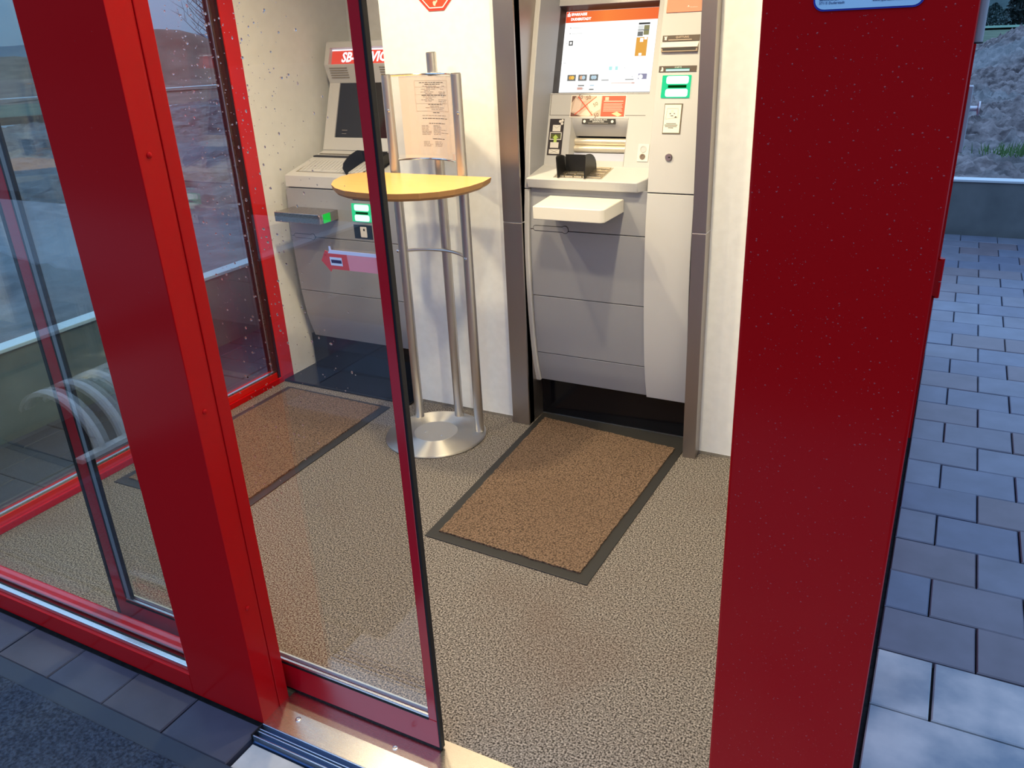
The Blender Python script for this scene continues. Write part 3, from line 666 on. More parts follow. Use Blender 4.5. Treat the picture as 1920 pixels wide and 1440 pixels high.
flat(-1.205, -1.127, .1480, .1492, PRINTG, lb, 'label_line', .0018)
for u in (-1.220, -1.112): MB().prism(arc(u, .1545, .0052, 0, 330, 10), 'z', .0015, .0022, FA).build('pictogram', SWH, lb)
# headphone socket plate
jk = MB(); fbox(jk, -1.003, -.962, .017, .078, 0, .003); jk = jk.build('socket_plate', ATM_W, cm, bevel=.001)
MB().lathe([(.012, .003), (.012, .0045), (.0095, .0045), (.009, .0032)], (0, 0, 0), 20, FA @ Matrix.Translation((-.983, .060, 0))).build('socket_ring', ATM_L, jk, smooth=True)
MB().lathe([(.010, .003), (.010, .005), (.006, .005), (.004, .0032)], (0, 0, 0), 20, FA @ Matrix.Translation((-.983, .034, 0))).build('socket', mat('socket_brown', (.20, .15, .12), .4), jk, smooth=True)

# keypad shelf
def shz(y): return .9956+(y-2.690)*.167
outl = [(-1.369, 2.690), (-.946, 2.687), (-.925, 2.735), (-.925, 2.862), (-1.372, 2.862), (-1.372, 2.745)]
mb = MB(); n = len(outl)
mb.add([(x, y, shz(y)) for x, y in outl]+[(x, y+(.012 if y < 2.70 else 0), .960) for x, y in outl], [list(range(n)), list(range(n, 2*n))[::-1]]+[(i, (i+1) % n, n+(i+1) % n, n+i) for i in range(n)])
shelf = mb.build('keypad_shelf', ATM_L, cm, bevel=.003, smooth=True)
KP = frame((-1.265, 2.712, shz(2.712)+.0003), (1, 0, 0), (0, 1, .167))
kpd = MB().box(-.004, .182, -.003, .118, -.002, .0015, KP).build('keypad_plate', mat('keypad_metal', (.70, .64, .54), .35, .9), cm, bevel=.0008)
for r in range(4):
    for c in range(5):
        w = .030 if c < 3 else .034; x0 = .004+c*.0345
        MB().box(x0, x0+w, .006+r*.0275, .027+r*.0275, .0015, .0058, KP).build('key', KEYM, kpd, bevel=.0008)
SH = BLACKP
def wing(x, dx, h, flare=0.):
    o_ = [(2.702, 1.000)]+[(2.702, 1.0+h*.93), (2.708, 1.0+h*.985), (2.722, 1.0+h)]+[(2.722+.088*math.sin(math.radians(a)), 1.018+(h-.018)*math.cos(math.radians(a))) for a in range(15, 91, 15)]+[(2.81, 1.012)]
    n = len(o_); vs = [(x+flare*(z-1), y, z) for y, z in o_]+[(x+dx+flare*(z-1), y, z) for y, z in o_]
    return MB().add(vs, [list(range(n)), list(range(n, 2*n))[::-1]]+[(i, (i+1) % n, n+(i+1) % n, n+i) for i in range(n)])
ks_ = MB().box(-1.246, -1.144, 2.770, 2.774, 1.012, 1.072).build('keypad_shield', SH, cm, bevel=.001)
wing(-1.249, .004, .076, -.06).build('shield_wing', SH, ks_); wing(-1.147, .004, .082, .06).build('shield_wing', SH, ks_)
# the white tray under the shelf
tray_o = [(-1.262, 2.522)]+arc(-1.020, 2.540, .018, -90, 0, 6)+[(-1.000, 2.712), (-1.285, 2.712)]
MB().prism(tray_o, 'z', .888, .934).build('deposit_tray', ATM_W, cm, bevel=.003, smooth=True)

# details on the right column
def col_y(z): return prof(z)-.008
def CO(x, z):
    d = prof(z+.01)-prof(z-.01); return frame((x, col_y(z), z), (1, 0, 0), (0, d, .02))
def cbox(mb, x0, x1, z0, z1, w0, w1):
    zc = (z0+z1)/2; M = CO((x0+x1)/2, zc); L = (z1-z0)/2*math.hypot(1, (prof(z1)-prof(z0))/(z1-z0)); W = (x1-x0)/2
    return mb.box(-W, W, -L, L, w0, w1, M)
p = MB(); cbox(p, -.905, -.786, 1.520, 1.70, -.002, .0016); rl = p.build('red_label_plate', mat('salmon_label', (.80, .25, .15), .5), cm)
M = CO(-.829, 1.531); s_logo(-.004, .002, .008, M @ Matrix.Translation((0, 0, .0025)), LWHITE, rl)
text('Sparkasse', .0062, M @ Matrix.Translation((.0145, .0015, .0026)), LWHITE, rl); text('Duderstadt', .0050, M @ Matrix.Translation((.0145, -.004, .0026)), LWHITE, rl)
p = MB(); cbox(p, -.908, -.784, 1.4335, 1.4515, -.002, .002); q = p.build('receipt_label', TAUPE, cm)
M = CO(-.846, 1.4425); text('QUITTUNG', .0085, M @ Matrix.Translation((.004, .003, .0025)), mat('label_tan', (.72, .56, .44), .6), q)
MB().box(-.042, .036, -.0058, -.0040, .002, .0026, M).build('label_line', mat('label_tan2', (.72, .56, .44), .6), q)
MB().box(-.055, -.048, -.005, .004, .002, .0026, M).box(-.057, -.046, .004, .006, .002, .0026, M).build('pictogram', SWH, q)
M = CO(-.846, 1.4170)
hood_v = [(.016, 0), (-.0025, .015), (-.0045, .015), (-.0045, 0)]
mb = MB(); vs = [M @ Vector((s, v, w)) for s in (-.0615, .0605) for v, w in hood_v]; mb.add(vs, [(0,1,2,3), (7,6,5,4), (0,4,5,1), (1,5,6,2), (2,6,7,3), (3,7,4,0)])
mb.build('receipt_hood', ATM_W, cm, bevel=.001)
MB().box(-.061, .060, -.0165, -.0045, 0, .010, M).build('receipt_slot', mat('slot_taupe', (.36, .27, .20), .5), cm)
MB().box(-.056, .055, -.0130, -.0075, .009, .0106, M).build('receipt_opening', ATM_D, cm)
p = MB(); cbox(p, -.910, -.784, 1.3412, 1.3595, -.002, .002); q = p.build('card_label', TAUPE, cm)
M = CO(-.847, 1.3503); text('KARTE', .0078, M @ Matrix.Translation((.002, .0045, .0025)), mat('label_mint', (.60, .80, .70), .6), q)
MB().box(-.039, .040, -.0068, -.0010, .002, .003, M).build('label_light', emitter('mint_light', (.75, 1., .90), 1.1), q)
MB().box(-.040, .041, -.0010, .0016, .002, .0026, M).build('label_light', emitter('dim_green_light', (.06, .32, .20), 1.), q)
MB().prism([(-.058, -.007), (-.048, -.007), (-.048, .001), (-.0505, .006), (-.054, .006), (-.054, -.001)], 'z', .002, .0026, M).build('pictogram', SWH, q)
def card_reader(M, W, L, parent, scale=1.):
    """green lit moulding with two bulging lobes and a slot; M faces the customer"""
    b = MB().box(-W, W, -L, L, -.002, .004, M).build('card_reader', emitter('green_glow', (.04, .80, .33), 1.), parent, bevel=.002)
    GL = emitter('green_white_light', (.72, 1., .90), 1.5)
    for s in (1, -1):
        o_ = rrect(-W*.70, W*.86, min(s*L*.22, s*L*.92), max(s*L*.22, s*L*.92), L*.20)
        n = len(o_); mb = MB(); c = (sum(p[0] for p in o_)/n, sum(p[1] for p in o_)/n)
        mb.add([M @ Vector((x, y, .004)) for x, y in o_]+[M @ Vector((c[0]+(x-c[0])*.8, c[1]+(y-c[1])*.8, .009)) for x, y in o_], [list(range(n, 2*n))]+[(i, (i+1) % n, n+(i+1) % n, n+i) for i in range(n)])
        mb.build('reader_lobe', GL, b)
    MB().box(-W*.52, W*.74, -L*.13, L*.10, .004, .0075, M).build('reader_slot', emitter('slot_dark_green', (.002, .05, .005), 1.), b)
    return b
card_reader(CO(-.8465, 1.297), .0485, .0355, cm)
p = MB(); cbox(p, -.8785, -.8165, 1.1505, 1.245, -.002, .0012); q = p.build('notice_frame', mat('notice_frame_dark', (.14, .11, .08), .5), cm)
M = CO(-.8485, 1.198); MB().box(-.028, .0275, -.0445, .0448, .0012, .0020, M).build('notice_paper', mat('notice_cream', (.86, .82, .72), .6), q)
for a, b in (((-.019, .033), (.017, .033)), ((-.022, -.001), (-.019, .033)), ((.017, .033), (.019, .004)), ((-.022, -.001), (.019, .004))): MB().prism(seg2(a, b, .0008), 'z', .002, .0024, M).build('notice_drawing', PRINTG, q)
MB().prism(arc(-.002, .024, .0045, 0, 330, 12), 'z', .002, .0024, M).build('notice_drawing', mat('notice_pale', (.70, .66, .60), .6), q)
MB().prism([(.006, .004), (.016, .003), (.012, .009)], 'z', .002, .0025, M).box(-.006, .003, .008, .0105, .002, .0025, M).box(-.010, -.006, .015, .018, .002, .0025, M).box(.004, .008, .015, .018, .002, .0025, M).build('notice_drawing', PRINT, q)
for k, w in enumerate((.034, .044, .040, .018)): MB().box(-w/2-.002, w/2-.002, -.0165-k*.0045, -.0145-k*.0045, .002, .0024, M).build('notice_text_line', PRINT, q)
M = CO(-.849, 1.077); kl = MB().lathe([(.0125, 0), (.0125, .004), (.0105, .006), (.001, .006)], (0, 0, 0), 24, M).build('key_lock', mat('lock_metal', (.55, .50, .46), .3, 1.), cm, smooth=True)
MB().box(-.001, .0065, -.0022, .0022, .006, .0068, M).build('keyhole', ATM_D, kl)

# ------------------------------------------------------------------ self-service terminal in the left niche
P2 = [(.0, 2.90), (.171, 2.846), (.28, 2.812), (.413, 2.795), (.57, 2.788), (.73, 2.786), (.90, 2.796), (1.0, 2.80)]
st = thing('service_terminal', (-2.3, 3.0, 0), 'grey self-service terminal with keyboard and illuminated red sign in the left niche', 'terminal')
TX0, TX1 = -2.625, -1.985
mb = MB(); curved(mb, TX0+.005, TX1-.005, .175, .90, .015, .45, P2); mb.box(TX0+.005, TX1-.005, 3.0, 3.3, .9, 1.0); mb.build('body', ATM_D, st)
MB().box(XL+.03, TX1, 2.848, 3.3, .012, .18).build('kick_plate', BLACKG, st)
for a, b in ((.176, .418), (.421, .677), (.680, .890)):
    mb = MB(); curved(mb, TX0, TX1, a, b, 0, .03, P2, 6); mb.build('front_panel', ATM_G, st, bevel=.0012, smooth=True)
MB().prism([(2.798, .895), (2.800, .945), (3.085, 1.014), (3.30, 1.014), (3.30, .895)], 'x', TX0, TX1).build('keyboard_shelf', ATM_L, st, bevel=.002)
KB = frame((0, 2.80, .945), (1, 0, 0), (0, .28, .0678))
kb = MB().box(-2.592, -2.235, .040, .170, -.002, .0008, KB).build('keyboard', mat('keyboard_gap', (.30, .27, .20), .6), st)
kk = MB()
for r in range(5):
    u = -2.590+(4-r)*.0035
    while u < -2.245:
        w = .0195 if not (r == 0 and -2.545 < u < -2.45) else .085
        kk.box(u, u+w-.0028, .0435+r*.0250, .0665+r*.0250, .0008, .0045, KB); u += w
kk.build('keys', ATM_L, kb, kind='stuff')
MB().box(-2.612, -1.99, .240, .250, -.002, .0012, KB).build('shelf_slot', mat('slot_shadow_gap', (.16, .14, .11), .7), st)
sk = MB().box(-2.300, -2.165, .165, .169, 0, .050, KB).build('keypad_shield', BLACKP, st)
for x, sgn in ((-2.300, -1), (-2.165, 1)):
    o_ = [(.03, 0), (.03, .028), (.05, .044), (.10, .056), (.165, .056), (.20, .040), (.20, 0)]
    mb = MB(); n = len(o_); mb.add([KB @ Vector((x+sgn*w*.35, v, w)) for v, w in o_]+[KB @ Vector((x+sgn*(.004+w*.35), v, w)) for v, w in o_], [list(range(n)), list(range(n, 2*n))[::-1]]+[(i, (i+1) % n, n+(i+1) % n, n+i) for i in range(n)])
    mb.build('shield_wing', BLACKP, sk)
for r in range(4):
    for c in range(3): MB().box(-2.285+c*.037, -2.257+c*.037, .045+r*.028, .066+r*.028, .0005, .004, KB).build('key', KEYM, st)
MO = frame((0, 3.080, 1.016), (1, 0, 0), (0, .357, .934))
mon = MB()
for r in ((TX0, -2.566, 0, .306), (-2.045, TX1, 0, .306), (-2.566, -2.045, 0, .057), (TX0, TX1, .306, .476)): mon.box(*r, -.03, 0, MO)
mon.box(TX0+.01, TX1-.01, .01, .47, -.12, -.03, MO)
mon = mon.build('monitor_housing', ATM_L, st)
MB().box(-2.566, -2.045, .057, .306, -.012, -.006, MO).build('monitor_screen', mat('dark_screen', (.012, .012, .018), .10, spec=.5), st)
MB().box(-2.530, -2.50, .090, .093, -.006, -.0055, MO).box(-2.530, -2.505, .075, .077, -.006, -.0055, MO).build('screen_text_line', mat('screen_faint', (.25, .22, .2), .5), st)
# visor carrying the lit sign
mb = MB(); vz = [(.304, .0), (.368, .050), (.372, .052), (.372, .030), (.446, .030), (.446, .052), (.470, .052), (.476, .045), (.476, -.02), (.304, -.02)]
n = len(vz); mb.add([MO @ Vector((u, v, w)) for u in (TX0, TX1) for v, w in vz], [list(range(n)), list(range(n, 2*n))[::-1]]+[(i, (i+1) % n, n+(i+1) % n, n+i) for i in range(n)])
vis = mb.build('sign_visor', ATM_L, st)
MB().box(TX0, TX0+.024, .372, .446, .0305, .052, MO).box(TX1-.024, TX1, .372, .446, .0305, .052, MO).build('visor_cheek', ATM_L, vis)
sg = MB().box(TX0+.024, TX1-.024, .374, .440, .030, .0312, MO).build('sign_panel', emitter('sign_red_light', (.95, .10, .06), 1.0), vis)
MB().box(TX0+.024, TX1-.024, .438, .443, .0305, .034, MO).build('sign_light_bar', emitter('sign_light_bar', (1., .90, 1.), 1.6), vis)
text('SB-SERVICE', .060, MO @ Matrix.Translation((-2.545, .4065, .0318)), emitter('sign_white_light', (1., .93, 1.), 1.7), sg, bold=.0018, shear=.18, sx=.93, align='LEFT')
sv = MB()
for k in range(5): 
    for (a, b) in ((-2.60, -2.50), (-2.32, -2.20)): sv.box(a, b, .322+k*.0085, .3245+k*.0085, .016+k*.0066, .0185+k*.0066, MO)
sv.build('speaker_slots', mat('slot_brown', (.22, .18, .12), .7), vis)
MB().lathe([(.017, 0), (.016, .006), (.012, .011), (.006, .014), (.001, .015)], (0, 0, 0), 20, MO @ Matrix.Translation((-2.385, .335, .022))).build('camera_dome', BLACKG, vis, smooth=True)
def TY(x, z): 
    d = prof(z+.01, P2)-prof(z-.01, P2); return frame((x, prof(z, P2), z), (1, 0, 0), (0, d, .02))
M = TY(-2.205, .863); q = MB().box(-.050, .05, -.0085, .0085, -.001, .0015, M).build('card_label', mat('label_black2', (.012, .016, .02), .4), st)
MB().box(-.028, .045, -.006, -.0005, .0015, .002, M).build('label_light', emitter('mint_light2', (.10, .75, .55), 1.), q)
MB().box(-.043, -.037, -.005, .004, .0015, .002, M).build('pictogram', SWH, q)
card_reader(TY(-2.214, .802), .050, .0385, st)
M = TY(-2.213, .721); q = MB().box(-.048, .048, -.030, .030, -.001, .0015, M).build('card_symbol', mat('symbol_blue', (.02, .035, .07), .4), st)
MB().prism(rrect(-.014, .020, -.024, .022, .003, 3), 'z', .0015, .002, M).build('pictogram', SWH, q); MB().box(.002, .010, .004, .014, .002, .0024, M).build('pictogram', mat('symbol_dark', (.02, .02, .04), .5), q)
yl = prof(.69, P2)
MB().prism(keyhole(-2.608, -2.500, .6800, .0105, .0145), 'y', yl-.0012, yl+.01).build('latch_groove', ATM_D, st)
MB().prism(keyhole(-2.606, -2.500, .6800, .0085, .0125), 'y', yl-.002, yl+.01).build('latch', ATM_G, st)
# steel delivery tray with a green light
to = [(-2.595, 2.668)]+arc(-2.357, 2.683, .015, -90, 0, 5)+[(-2.342, 2.79), (-2.595, 2.79)]
ty = MB().prism(to, 'z', .768, .810).build('delivery_tray', brushed('tray_steel', (.50, .47, .45), .28, (2, 60, 60)), st, bevel=.002, smooth=True)
MB().box(-2.3425, -2.340, 2.690, 2.735, .770, .808).build('tray_light', emitter('tray_green', (.02, .62, .06), 1.), ty)
# black floor plate under the terminal
struct('trim_8', MB().box(XL+.002, -1.957, 2.645, 2.86, 0, .011), BLACKG, bevel=.003)
struct('baseboard_left', MB().box(XL, XL+.002, 2.716, 3.43, .0, .010), SILVER)

# ------------------------------------------------------------------ half-moon standing table with its display frame
bt = thing('standing_table', (-1.698, 2.45, 0), 'steel standing table with a half-moon wooden top, three tube legs and round base', 'table')
DISC = mat('turned_steel_disc', (.66, .64, .61), .52, 1.)
t_ = DISC.node_tree; tg = t_.nodes.new('ShaderNodeTangent'); tg.direction_type = 'RADIAL'; tg.axis = 'Z'
DISC.node_tree.nodes['Principled BSDF'].inputs['Anisotropic'].default_value = .95; t_.nodes['Principled BSDF'].inputs['Anisotropic Rotation'].default_value = .25; t_.links.new(tg.outputs[0], t_.nodes['Principled BSDF'].inputs['Tangent'])
base = MB().lathe([(.198, .0), (.203, .003), (.203, .007), (.199, .0105), (.09, .0165), (.0885, .0162), (.001, .0162)], (-1.698, 2.450, 0), 72).build('base_disc', DISC, bt, smooth=True)
MB().lathe([(.0885, .0160), (.088, .0168), (.001, .0168)], (-1.698, 2.450, 0), 48).build('base_cap', mat('satin_disc_cap', (.62, .60, .57), .42, .9), base, smooth=True)
for x, y in ((-1.735, 2.43), (-1.655, 2.425)): MB().lathe([(.005, .0162), (.005, .0178), (.0025, .0182), (.0005, .0182)], (x, y, 0), 10).build('bolt', CHROME, base)
LEGS = [((-1.842, 2.550), 1.365), ((-1.691, 2.622), 1.432), ((-1.540, 2.531), 1.366)]
for (x, y), h in LEGS:
    lg = MB().tube([(x, y, .012), (x, y, h-.001), (x, y, h)], [.0185, .0185, .0165], 20).build('leg', TUBE, bt, smooth=True)
    MB().lathe([(.0165, 0), (.0165, .001), (.012, .0012), (.0005, .0012)], (x, y, h), 16).build('leg_cap', mat('cap_dark', (.05, .04, .04), .5), lg)
def bow(z, r=.006, n=14, ends=True, back=.062):
    a, b = Vector((-1.842, 2.545, z)), Vector((-1.540, 2.527, z)); pts = []
    for k in range(n+1):
        t = k/n; p = a.lerp(b, t); p.y += back*(1-(2*t-1)**2); pts.append(p)
    return pts
MB().tube(bow(.727), .0065, 8).build('brace_bow', TUBE, bt, smooth=True)
for (x, y), dx in ((LEGS[0][0], -.021), (LEGS[2][0], .0)): MB().lathe([(.006, 0), (.006, .004), (.003, .006), (.0005, .006)], (0, 0, 0), 10, frame((x+dx*.6, y-.016, .727), (1, 0, 0), (0, 0, 1))).build('bolt', CHROME, bt, smooth=True)
# table top (outline measured from above)
top = arc(-1.692, 2.415, .292, 175, 365, 26); cx0, cy0 = -1.692, 2.43
top = [(-1.412, 2.512)]+[(-1.84, 2.518)]+[(-1.925, 2.514), (-1.962, 2.495), (-1.982, 2.462), (-1.986, 2.412), (-1.958, 2.330), (-1.910, 2.258), (-1.850, 2.204), (-1.783, 2.168), (-1.725, 2.155), (-1.668, 2.150), (-1.615, 2.152), (-1.560, 2.163), (-1.500, 2.190), (-1.450, 2.230), (-1.418, 2.280), (-1.400, 2.345), (-1.396, 2.425)]
n = len(top); tb = MB()
cxt = (-1.69, 2.38)
def inset(p, k): return (cxt[0]+(p[0]-cxt[0])*k, cxt[1]+(p[1]-cxt[1])*k)
tb.cur = 0; tb.add([(x, y, 1.0275) for x, y in top], [list(range(n))])
tb.cur = 1; tb.add([(x, y, 1.0275) for x, y in top]+[(*inset(p, .985), 1.010) for p in top]+[(*inset(p, .95), 1.001) for p in top], [(i, (i+1) % n, n+(i+1) % n, n+i) for i in range(n)]+[(n+i, n+(i+1) % n, 2*n+(i+1) % n, 2*n+i) for i in range(n)]+[list(range(2*n, 3*n))[::-1]])
tb.build('table_top', [WOOD, WOODE], bt)
MB().box(-1.86, -1.53, 2.49, 2.535, .988, 1.001).tube([(-1.66, 2.30, .992), (-1.66, 2.50, .992)], .008, 8).lathe([(.014, .986), (.014, 1.0)], (-1.66, 2.26, 0), 14).build('top_bracket', TUBE, bt)
# display frame between the legs: two chrome bows and a clear sheet
MB().tube([p+Vector((0, 0, 0)) for p in bow(1.362)], .0045, 8).build('frame_bow', CHROME, bt, smooth=True)
MB().tube([p+Vector((0, 0, 0)) for p in bow(1.070)], .0045, 8).build('frame_bow', CHROME, bt, smooth=True)
b0, b1 = bow(1.073, n=16), bow(1.359, n=16)
def curved_sheet(t0, t1, z0, z1, off, nseg=14):
    g0, g1 = [], []
    for k in range(nseg+1):
        t = t0+(t1-t0)*k/nseg; p = Vector((-1.842, 2.545, 0)).lerp(Vector((-1.540, 2.527, 0)), t); p.y += .062*(1-(2*t-1)**2)+off
        g0.append(Vector((p.x, p.y, z0))); g1.append(Vector((p.x, p.y, z1)))
    return [g0, g1]
def thick(mb, t0, t1, z0, z1, off, th=.001, nseg=14):
    a = curved_sheet(t0, t1, z0, z1, off, nseg); b = curved_sheet(t0, t1, z0, z1, off+th, nseg); n = nseg+1
    vs = a[0]+a[1]+b[0]+b[1]; fs = []
    for j in range(nseg): fs += [(j, j+1, n+j+1, n+j), (2*n+j+1, 2*n+j, 3*n+j, 3*n+j+1), (n+j, n+j+1, 3*n+j+1, 3*n+j), (j+1, j, 2*n+j, 2*n+j+1)]
    fs += [(0, n, 3*n, 2*n), (nseg, 2*n+nseg, 3*n+nseg, n+nseg)]
    return mb.add(vs, fs)
mb = MB(); thick(mb, .065, .94, 1.073, 1.360, -.0035, .0012); mb.build('clear_sheet', CLEARP, bt, smooth=True)
for x, z in ((-1.842, 1.245), (-1.542, 1.240)): MB().lathe([(.005, 0), (.005, .003), (.002, .005), (.0004, .005)], (0, 0, 0), 10, frame((x+.012, 2.515 if x > -1.7 else 2.531, z), (1, 0, 0), (0, 0, 1))).build('bolt', CHROME, bt, smooth=True)
nt_ = thing('paper_notice', (-1.69, 2.58, 1.073), 'white printed notice sheet in the display frame above the standing table', 'notice')
mb = MB(); thick(mb, .13, .90, 1.074, 1.356, -.0012, .0006); mb.build('sheet', PAPER, nt_, smooth=True)
def ntxt(t0, t1, z, h, m): mb = MB(); thick(mb, t0, t1, z-h/2, z+h/2, -.0017, .0003, 4); return mb
lines = [(.36, .72, 1.334), (.43, .66, 1.328), (.40, .60, 1.322), (.69, .74, 1.322), (.45, .65, 1.317), (.38, .58, 1.312), (.66, .72, 1.312), (.42, .50, 1.307), (.37, .55, 1.302), (.63, .75, 1.302), (.43, .52, 1.297), (.64, .74, 1.297), (.38, .76, 1.291), (.40, .58, 1.286), (.68, .73, 1.286), (.43, .52, 1.281), (.37, .56, 1.276), (.62, .78, 1.276), (.42, .53, 1.271), (.62, .77, 1.270), (.64, .76, 1.264), (.46, .68, 1.260), (.48, .64, 1.254), (.42, .72, 1.249), (.50, .68, 1.243),
         (.52, .62, 1.232), (.37, .74, 1.222), (.37, .76, 1.212), (.45, .70, 1.195), (.35, .44, 1.187), (.51, .61, 1.187), (.35, .45, 1.182), (.51, .64, 1.182), (.35, .45, 1.177), (.51, .63, 1.177), (.35, .44, 1.172), (.51, .72, 1.172), (.35, .48, 1.167), (.51, .62, 1.167), (.35, .48, 1.162), (.51, .77, 1.162), (.35, .46, 1.157), (.51, .62, 1.157),
         (.49, .68, 1.141), (.36, .44, 1.131), (.52, .62, 1.131), (.36, .44, 1.126), (.52, .64, 1.126), (.36, .48, 1.121), (.52, .63, 1.121), (.36, .46, 1.116), (.52, .63, 1.116)]
mb = MB(); mb2 = MB(); rnd = random.Random(4)
for (a, b, z) in lines:
    bold = z in (1.334, 1.328, 1.291, 1.260, 1.232, 1.195, 1.141, 1.212)
    t = a
    while t < b-.01:
        e = min(b, t+rnd.uniform(.02, .07)); thick(mb if bold else mb2, t, e, z-.0011, z+.0011, -.0017, .0003, 2); t = e+.009
mb.build('text_lines', PRINT, nt_, kind='stuff'); mb2.build('text_lines', PRINTG, nt_, kind='stuff')
mb = MB()
for a, b, z0, z1 in ((.30, .79, 1.3405, 1.3413), (.30, .79, 1.2375, 1.2383), (.30, .303, 1.2375, 1.3413), (.787, .79, 1.2375, 1.3413), (.30, .79, 1.3195, 1.320), (.30, .79, 1.294, 1.2945), (.30, .79, 1.2635, 1.264)): thick(mb, a, b, z0, z1, -.0017, .0003, 6)
mb.build('table_rule', mat('rule_pale', (.66, .56, .50), .7), nt_)

# ------------------------------------------------------------------ mats indoors
def door_mat(name, c, label, pile=None):
    (x0, y0), (x1, y1), (x2, y2), (x3, y3) = c          # near left, near right, far right, far left
    t = thing(name, ((x0+x2)/2, (y0+y2)/2, 0), label, 'doormat', 'brown entrance mats')
    MB().prism(c, 'z', .0002, .004).build('rim', RIM, t, bevel=.0015)
    cx, cyy = sum(p[0] for p in c)/4, sum(p[1] for p in c)/4; ins = .036
    ux = (Vector(c[1])-Vector(c[0])).normalized(); uy = (Vector(c[3])-Vector(c[0])).normalized()
    q = [Vector(c[0])+ux*ins+uy*ins, Vector(c[1])-ux*ins+uy*ins, Vector(c[2])-ux*ins-uy*ins*.6, Vector(c[3])+ux*ins-uy*ins*.6]
    if pile: q = [Vector(p) for p in pile]
    # wavy pile edge
    poly = []
    for a, b in zip(q, q[1:]+q[:1]):
        n = 60
        for k in range(n):
            p = a.lerp(b, k/n); d = (b-a).normalized(); w = random.uniform(-.0022, .0022); poly.append((p.x-d.y*w, p.y+d.x*w))
    MB().prism(poly, 'z', .003, .0095).build('pile', MATP, t)
    return t
door_mat('entrance_mat', [(-1.344, 1.820), (-.765, 1.796), (-.745, 2.795), (-1.382, 2.795)], 'brown entrance mat with black rubber rim in front of the cash machine', [(-1.309, 1.855), (-.803, 1.834), (-.778, 2.690), (-1.352, 2.748)])
door_mat('entrance_mat', [(-2.622, 1.645), (-2.008, 1.660), (-2.026, 2.592), (-2.616, 2.600)], 'brown entrance mat behind the sliding glass, in front of the service terminal')
# ------------------------------------------------------------------ signs and stickers
oc = thing('stop_sign', (-1.706, 2.705, 1.642), 'red octagonal sign with a white outline, high on the white pier', 'sign')
OM = FRONT_N((-1.706, 2.7045, 1.642))
octa = lambda r: [(r*math.cos(math.radians(22.5+45*k)), r*math.sin(math.radians(22.5+45*k))) for k in range(8)]
MB().prism(octa(.0825), 'z', 0, .002, OM).build('face', mat('sign_red', (.75, .05, .03), .4), oc)
MB().prism(octa(.0735), 'z', .002, .0024, OM).build('outline', LWHITE, oc)
MB().prism(octa(.0695), 'z', .0024, .0028, OM).build('field', mat('sign_red_field', (.85, .07, .03), .4), oc)
MB().prism([(-.010, -.058), (-.003, -.062), (.000, -.054), (.008, -.046), (.006, -.040), (-.002, -.047), (-.006, -.044), (-.012, -.048)], 'z', .0028, .0032, OM).build('symbol', mat('sign_pale', (.85, .55, .45), .5), oc)

sp_ = thing('company_plate', (-.103, YF, 1.58), 'pale blue information plate with rounded corners on the right red panel', 'sign')
SPM = FRONT_N((0, YF-.0002, 0))
MB().prism(rrect(-.1565, -.0495, 1.5005, 1.68, .0105, 6), 'z', 0, .0012, SPM).build('border', mat('plate_blue', (.012, .022, .30), .4), sp_)
MB().prism(rrect(-.1548, -.0512, 1.5022, 1.678, .0095, 6), 'z', .0012, .0018, SPM).build('face', mat('plate_pale', (.46, .68, .84), .4), sp_)
TB = mat('plate_text', (.05, .09, .22), .5)
for body, z in (('Sparkasse Duderstadt', 1.5150), ('Bahnhofstraße 41', 1.5116), ('37115 Duderstadt', 1.5082)): text(body, .0034, FRONT_N((-.1505, YF-.0022, z)), TB, sp_, align='LEFT')
for body, z in (('Telefon 05527 80-0', 1.5122), ('www.sparkasse-duderstadt.de', 1.5088)): text(body, .0033, FRONT_N((-.0985, YF-.0022, z)), TB, sp_, align='LEFT')

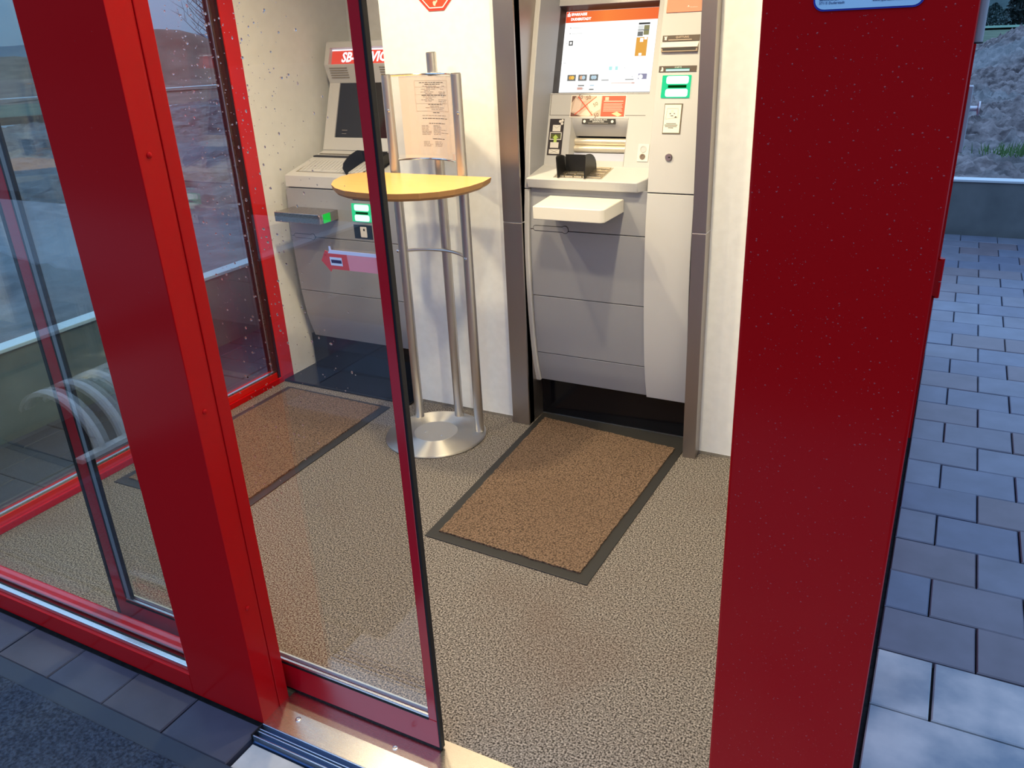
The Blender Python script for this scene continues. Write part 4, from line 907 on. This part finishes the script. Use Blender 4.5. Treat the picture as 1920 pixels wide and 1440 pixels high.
ar = thing('arrow_sticker', (-.93, DY0+.008, 1.13), 'red arrow sticker pointing left on the sliding door glass', 'sticker')
AM = FRONT_N((0, DY0+.0079, 0))
def stick(poly, w0, w1, m, name): return MB().prism(poly, 'z', w0, w1, AM).build(name, m, ar)
AR_R = mat('arrow_red', (.95, .10, .09), .5)
stick([(-.985, 1.1305), (-.974, 1.1500), (-.968, 1.1485), (-.968, 1.1450), (-.9265, 1.1450), (-.9235, 1.1165), (-.962, 1.1165), (-.966, 1.1110)], 0, .0004, AR_R, 'arrow_head')
trl = bpy.data.materials.new('arrow_translucent'); trl.use_nodes = True; nn = trl.node_tree.nodes; nn.clear()
o1 = nn.new('ShaderNodeOutputMaterial'); mx1 = nn.new('ShaderNodeMixShader'); t1 = nn.new('ShaderNodeBsdfTransparent'); d1_ = nn.new('ShaderNodeBsdfDiffuse'); mx1.inputs[0].default_value = .62
d1_.inputs[0].default_value = (.95, .38, .42, 1); trl.node_tree.links.new(t1.outputs[0], mx1.inputs[1]); trl.node_tree.links.new(d1_.outputs[0], mx1.inputs[2]); trl.node_tree.links.new(mx1.outputs[0], o1.inputs[0])
stick([(-.9265, 1.1450), (-.858, 1.1450), (-.858, 1.1165), (-.9235, 1.1165)], 0, .0003, trl, 'arrow_shaft')
stick([(-.968, 1.1450), (-.858, 1.1450), (-.858, 1.1515), (-.960, 1.1515), (-.961, 1.158), (-.965, 1.158), (-.965, 1.1505)], 0, .0003, mat('sticker_pale', (.90, .78, .86), .6), 'arrow_backing')
stick([(-.9655, 1.1385), (-.9385, 1.1385), (-.9375, 1.1235), (-.9640, 1.1235)], .0004, .0007, mat('sticker_label', (.90, .84, .86), .6), 'label_field')
stick([(-.9625, 1.1340), (-.9395, 1.1340), (-.9390, 1.1280), (-.9620, 1.1280)], .0007, .0009, mat('sticker_print', (.06, .04, .10), .6), 'label_print')

# grey box high on the right outside wall
gb = thing('wall_box', (.008, 3.5, 1.3), 'grey rounded box on the outside of the right wall, at the top', 'box')
MB().prism(rrect(-.003, .0195, 2.55, 2.75, .009, 4), 'z', 1.412, 1.62).build('housing', GREYPOST, gb, smooth=True)
MB().prism(rrect(-.003, .0205, 2.545, 2.755, .009, 4), 'z', 1.408, 1.412).build('lower_edge', ATM_D, gb)
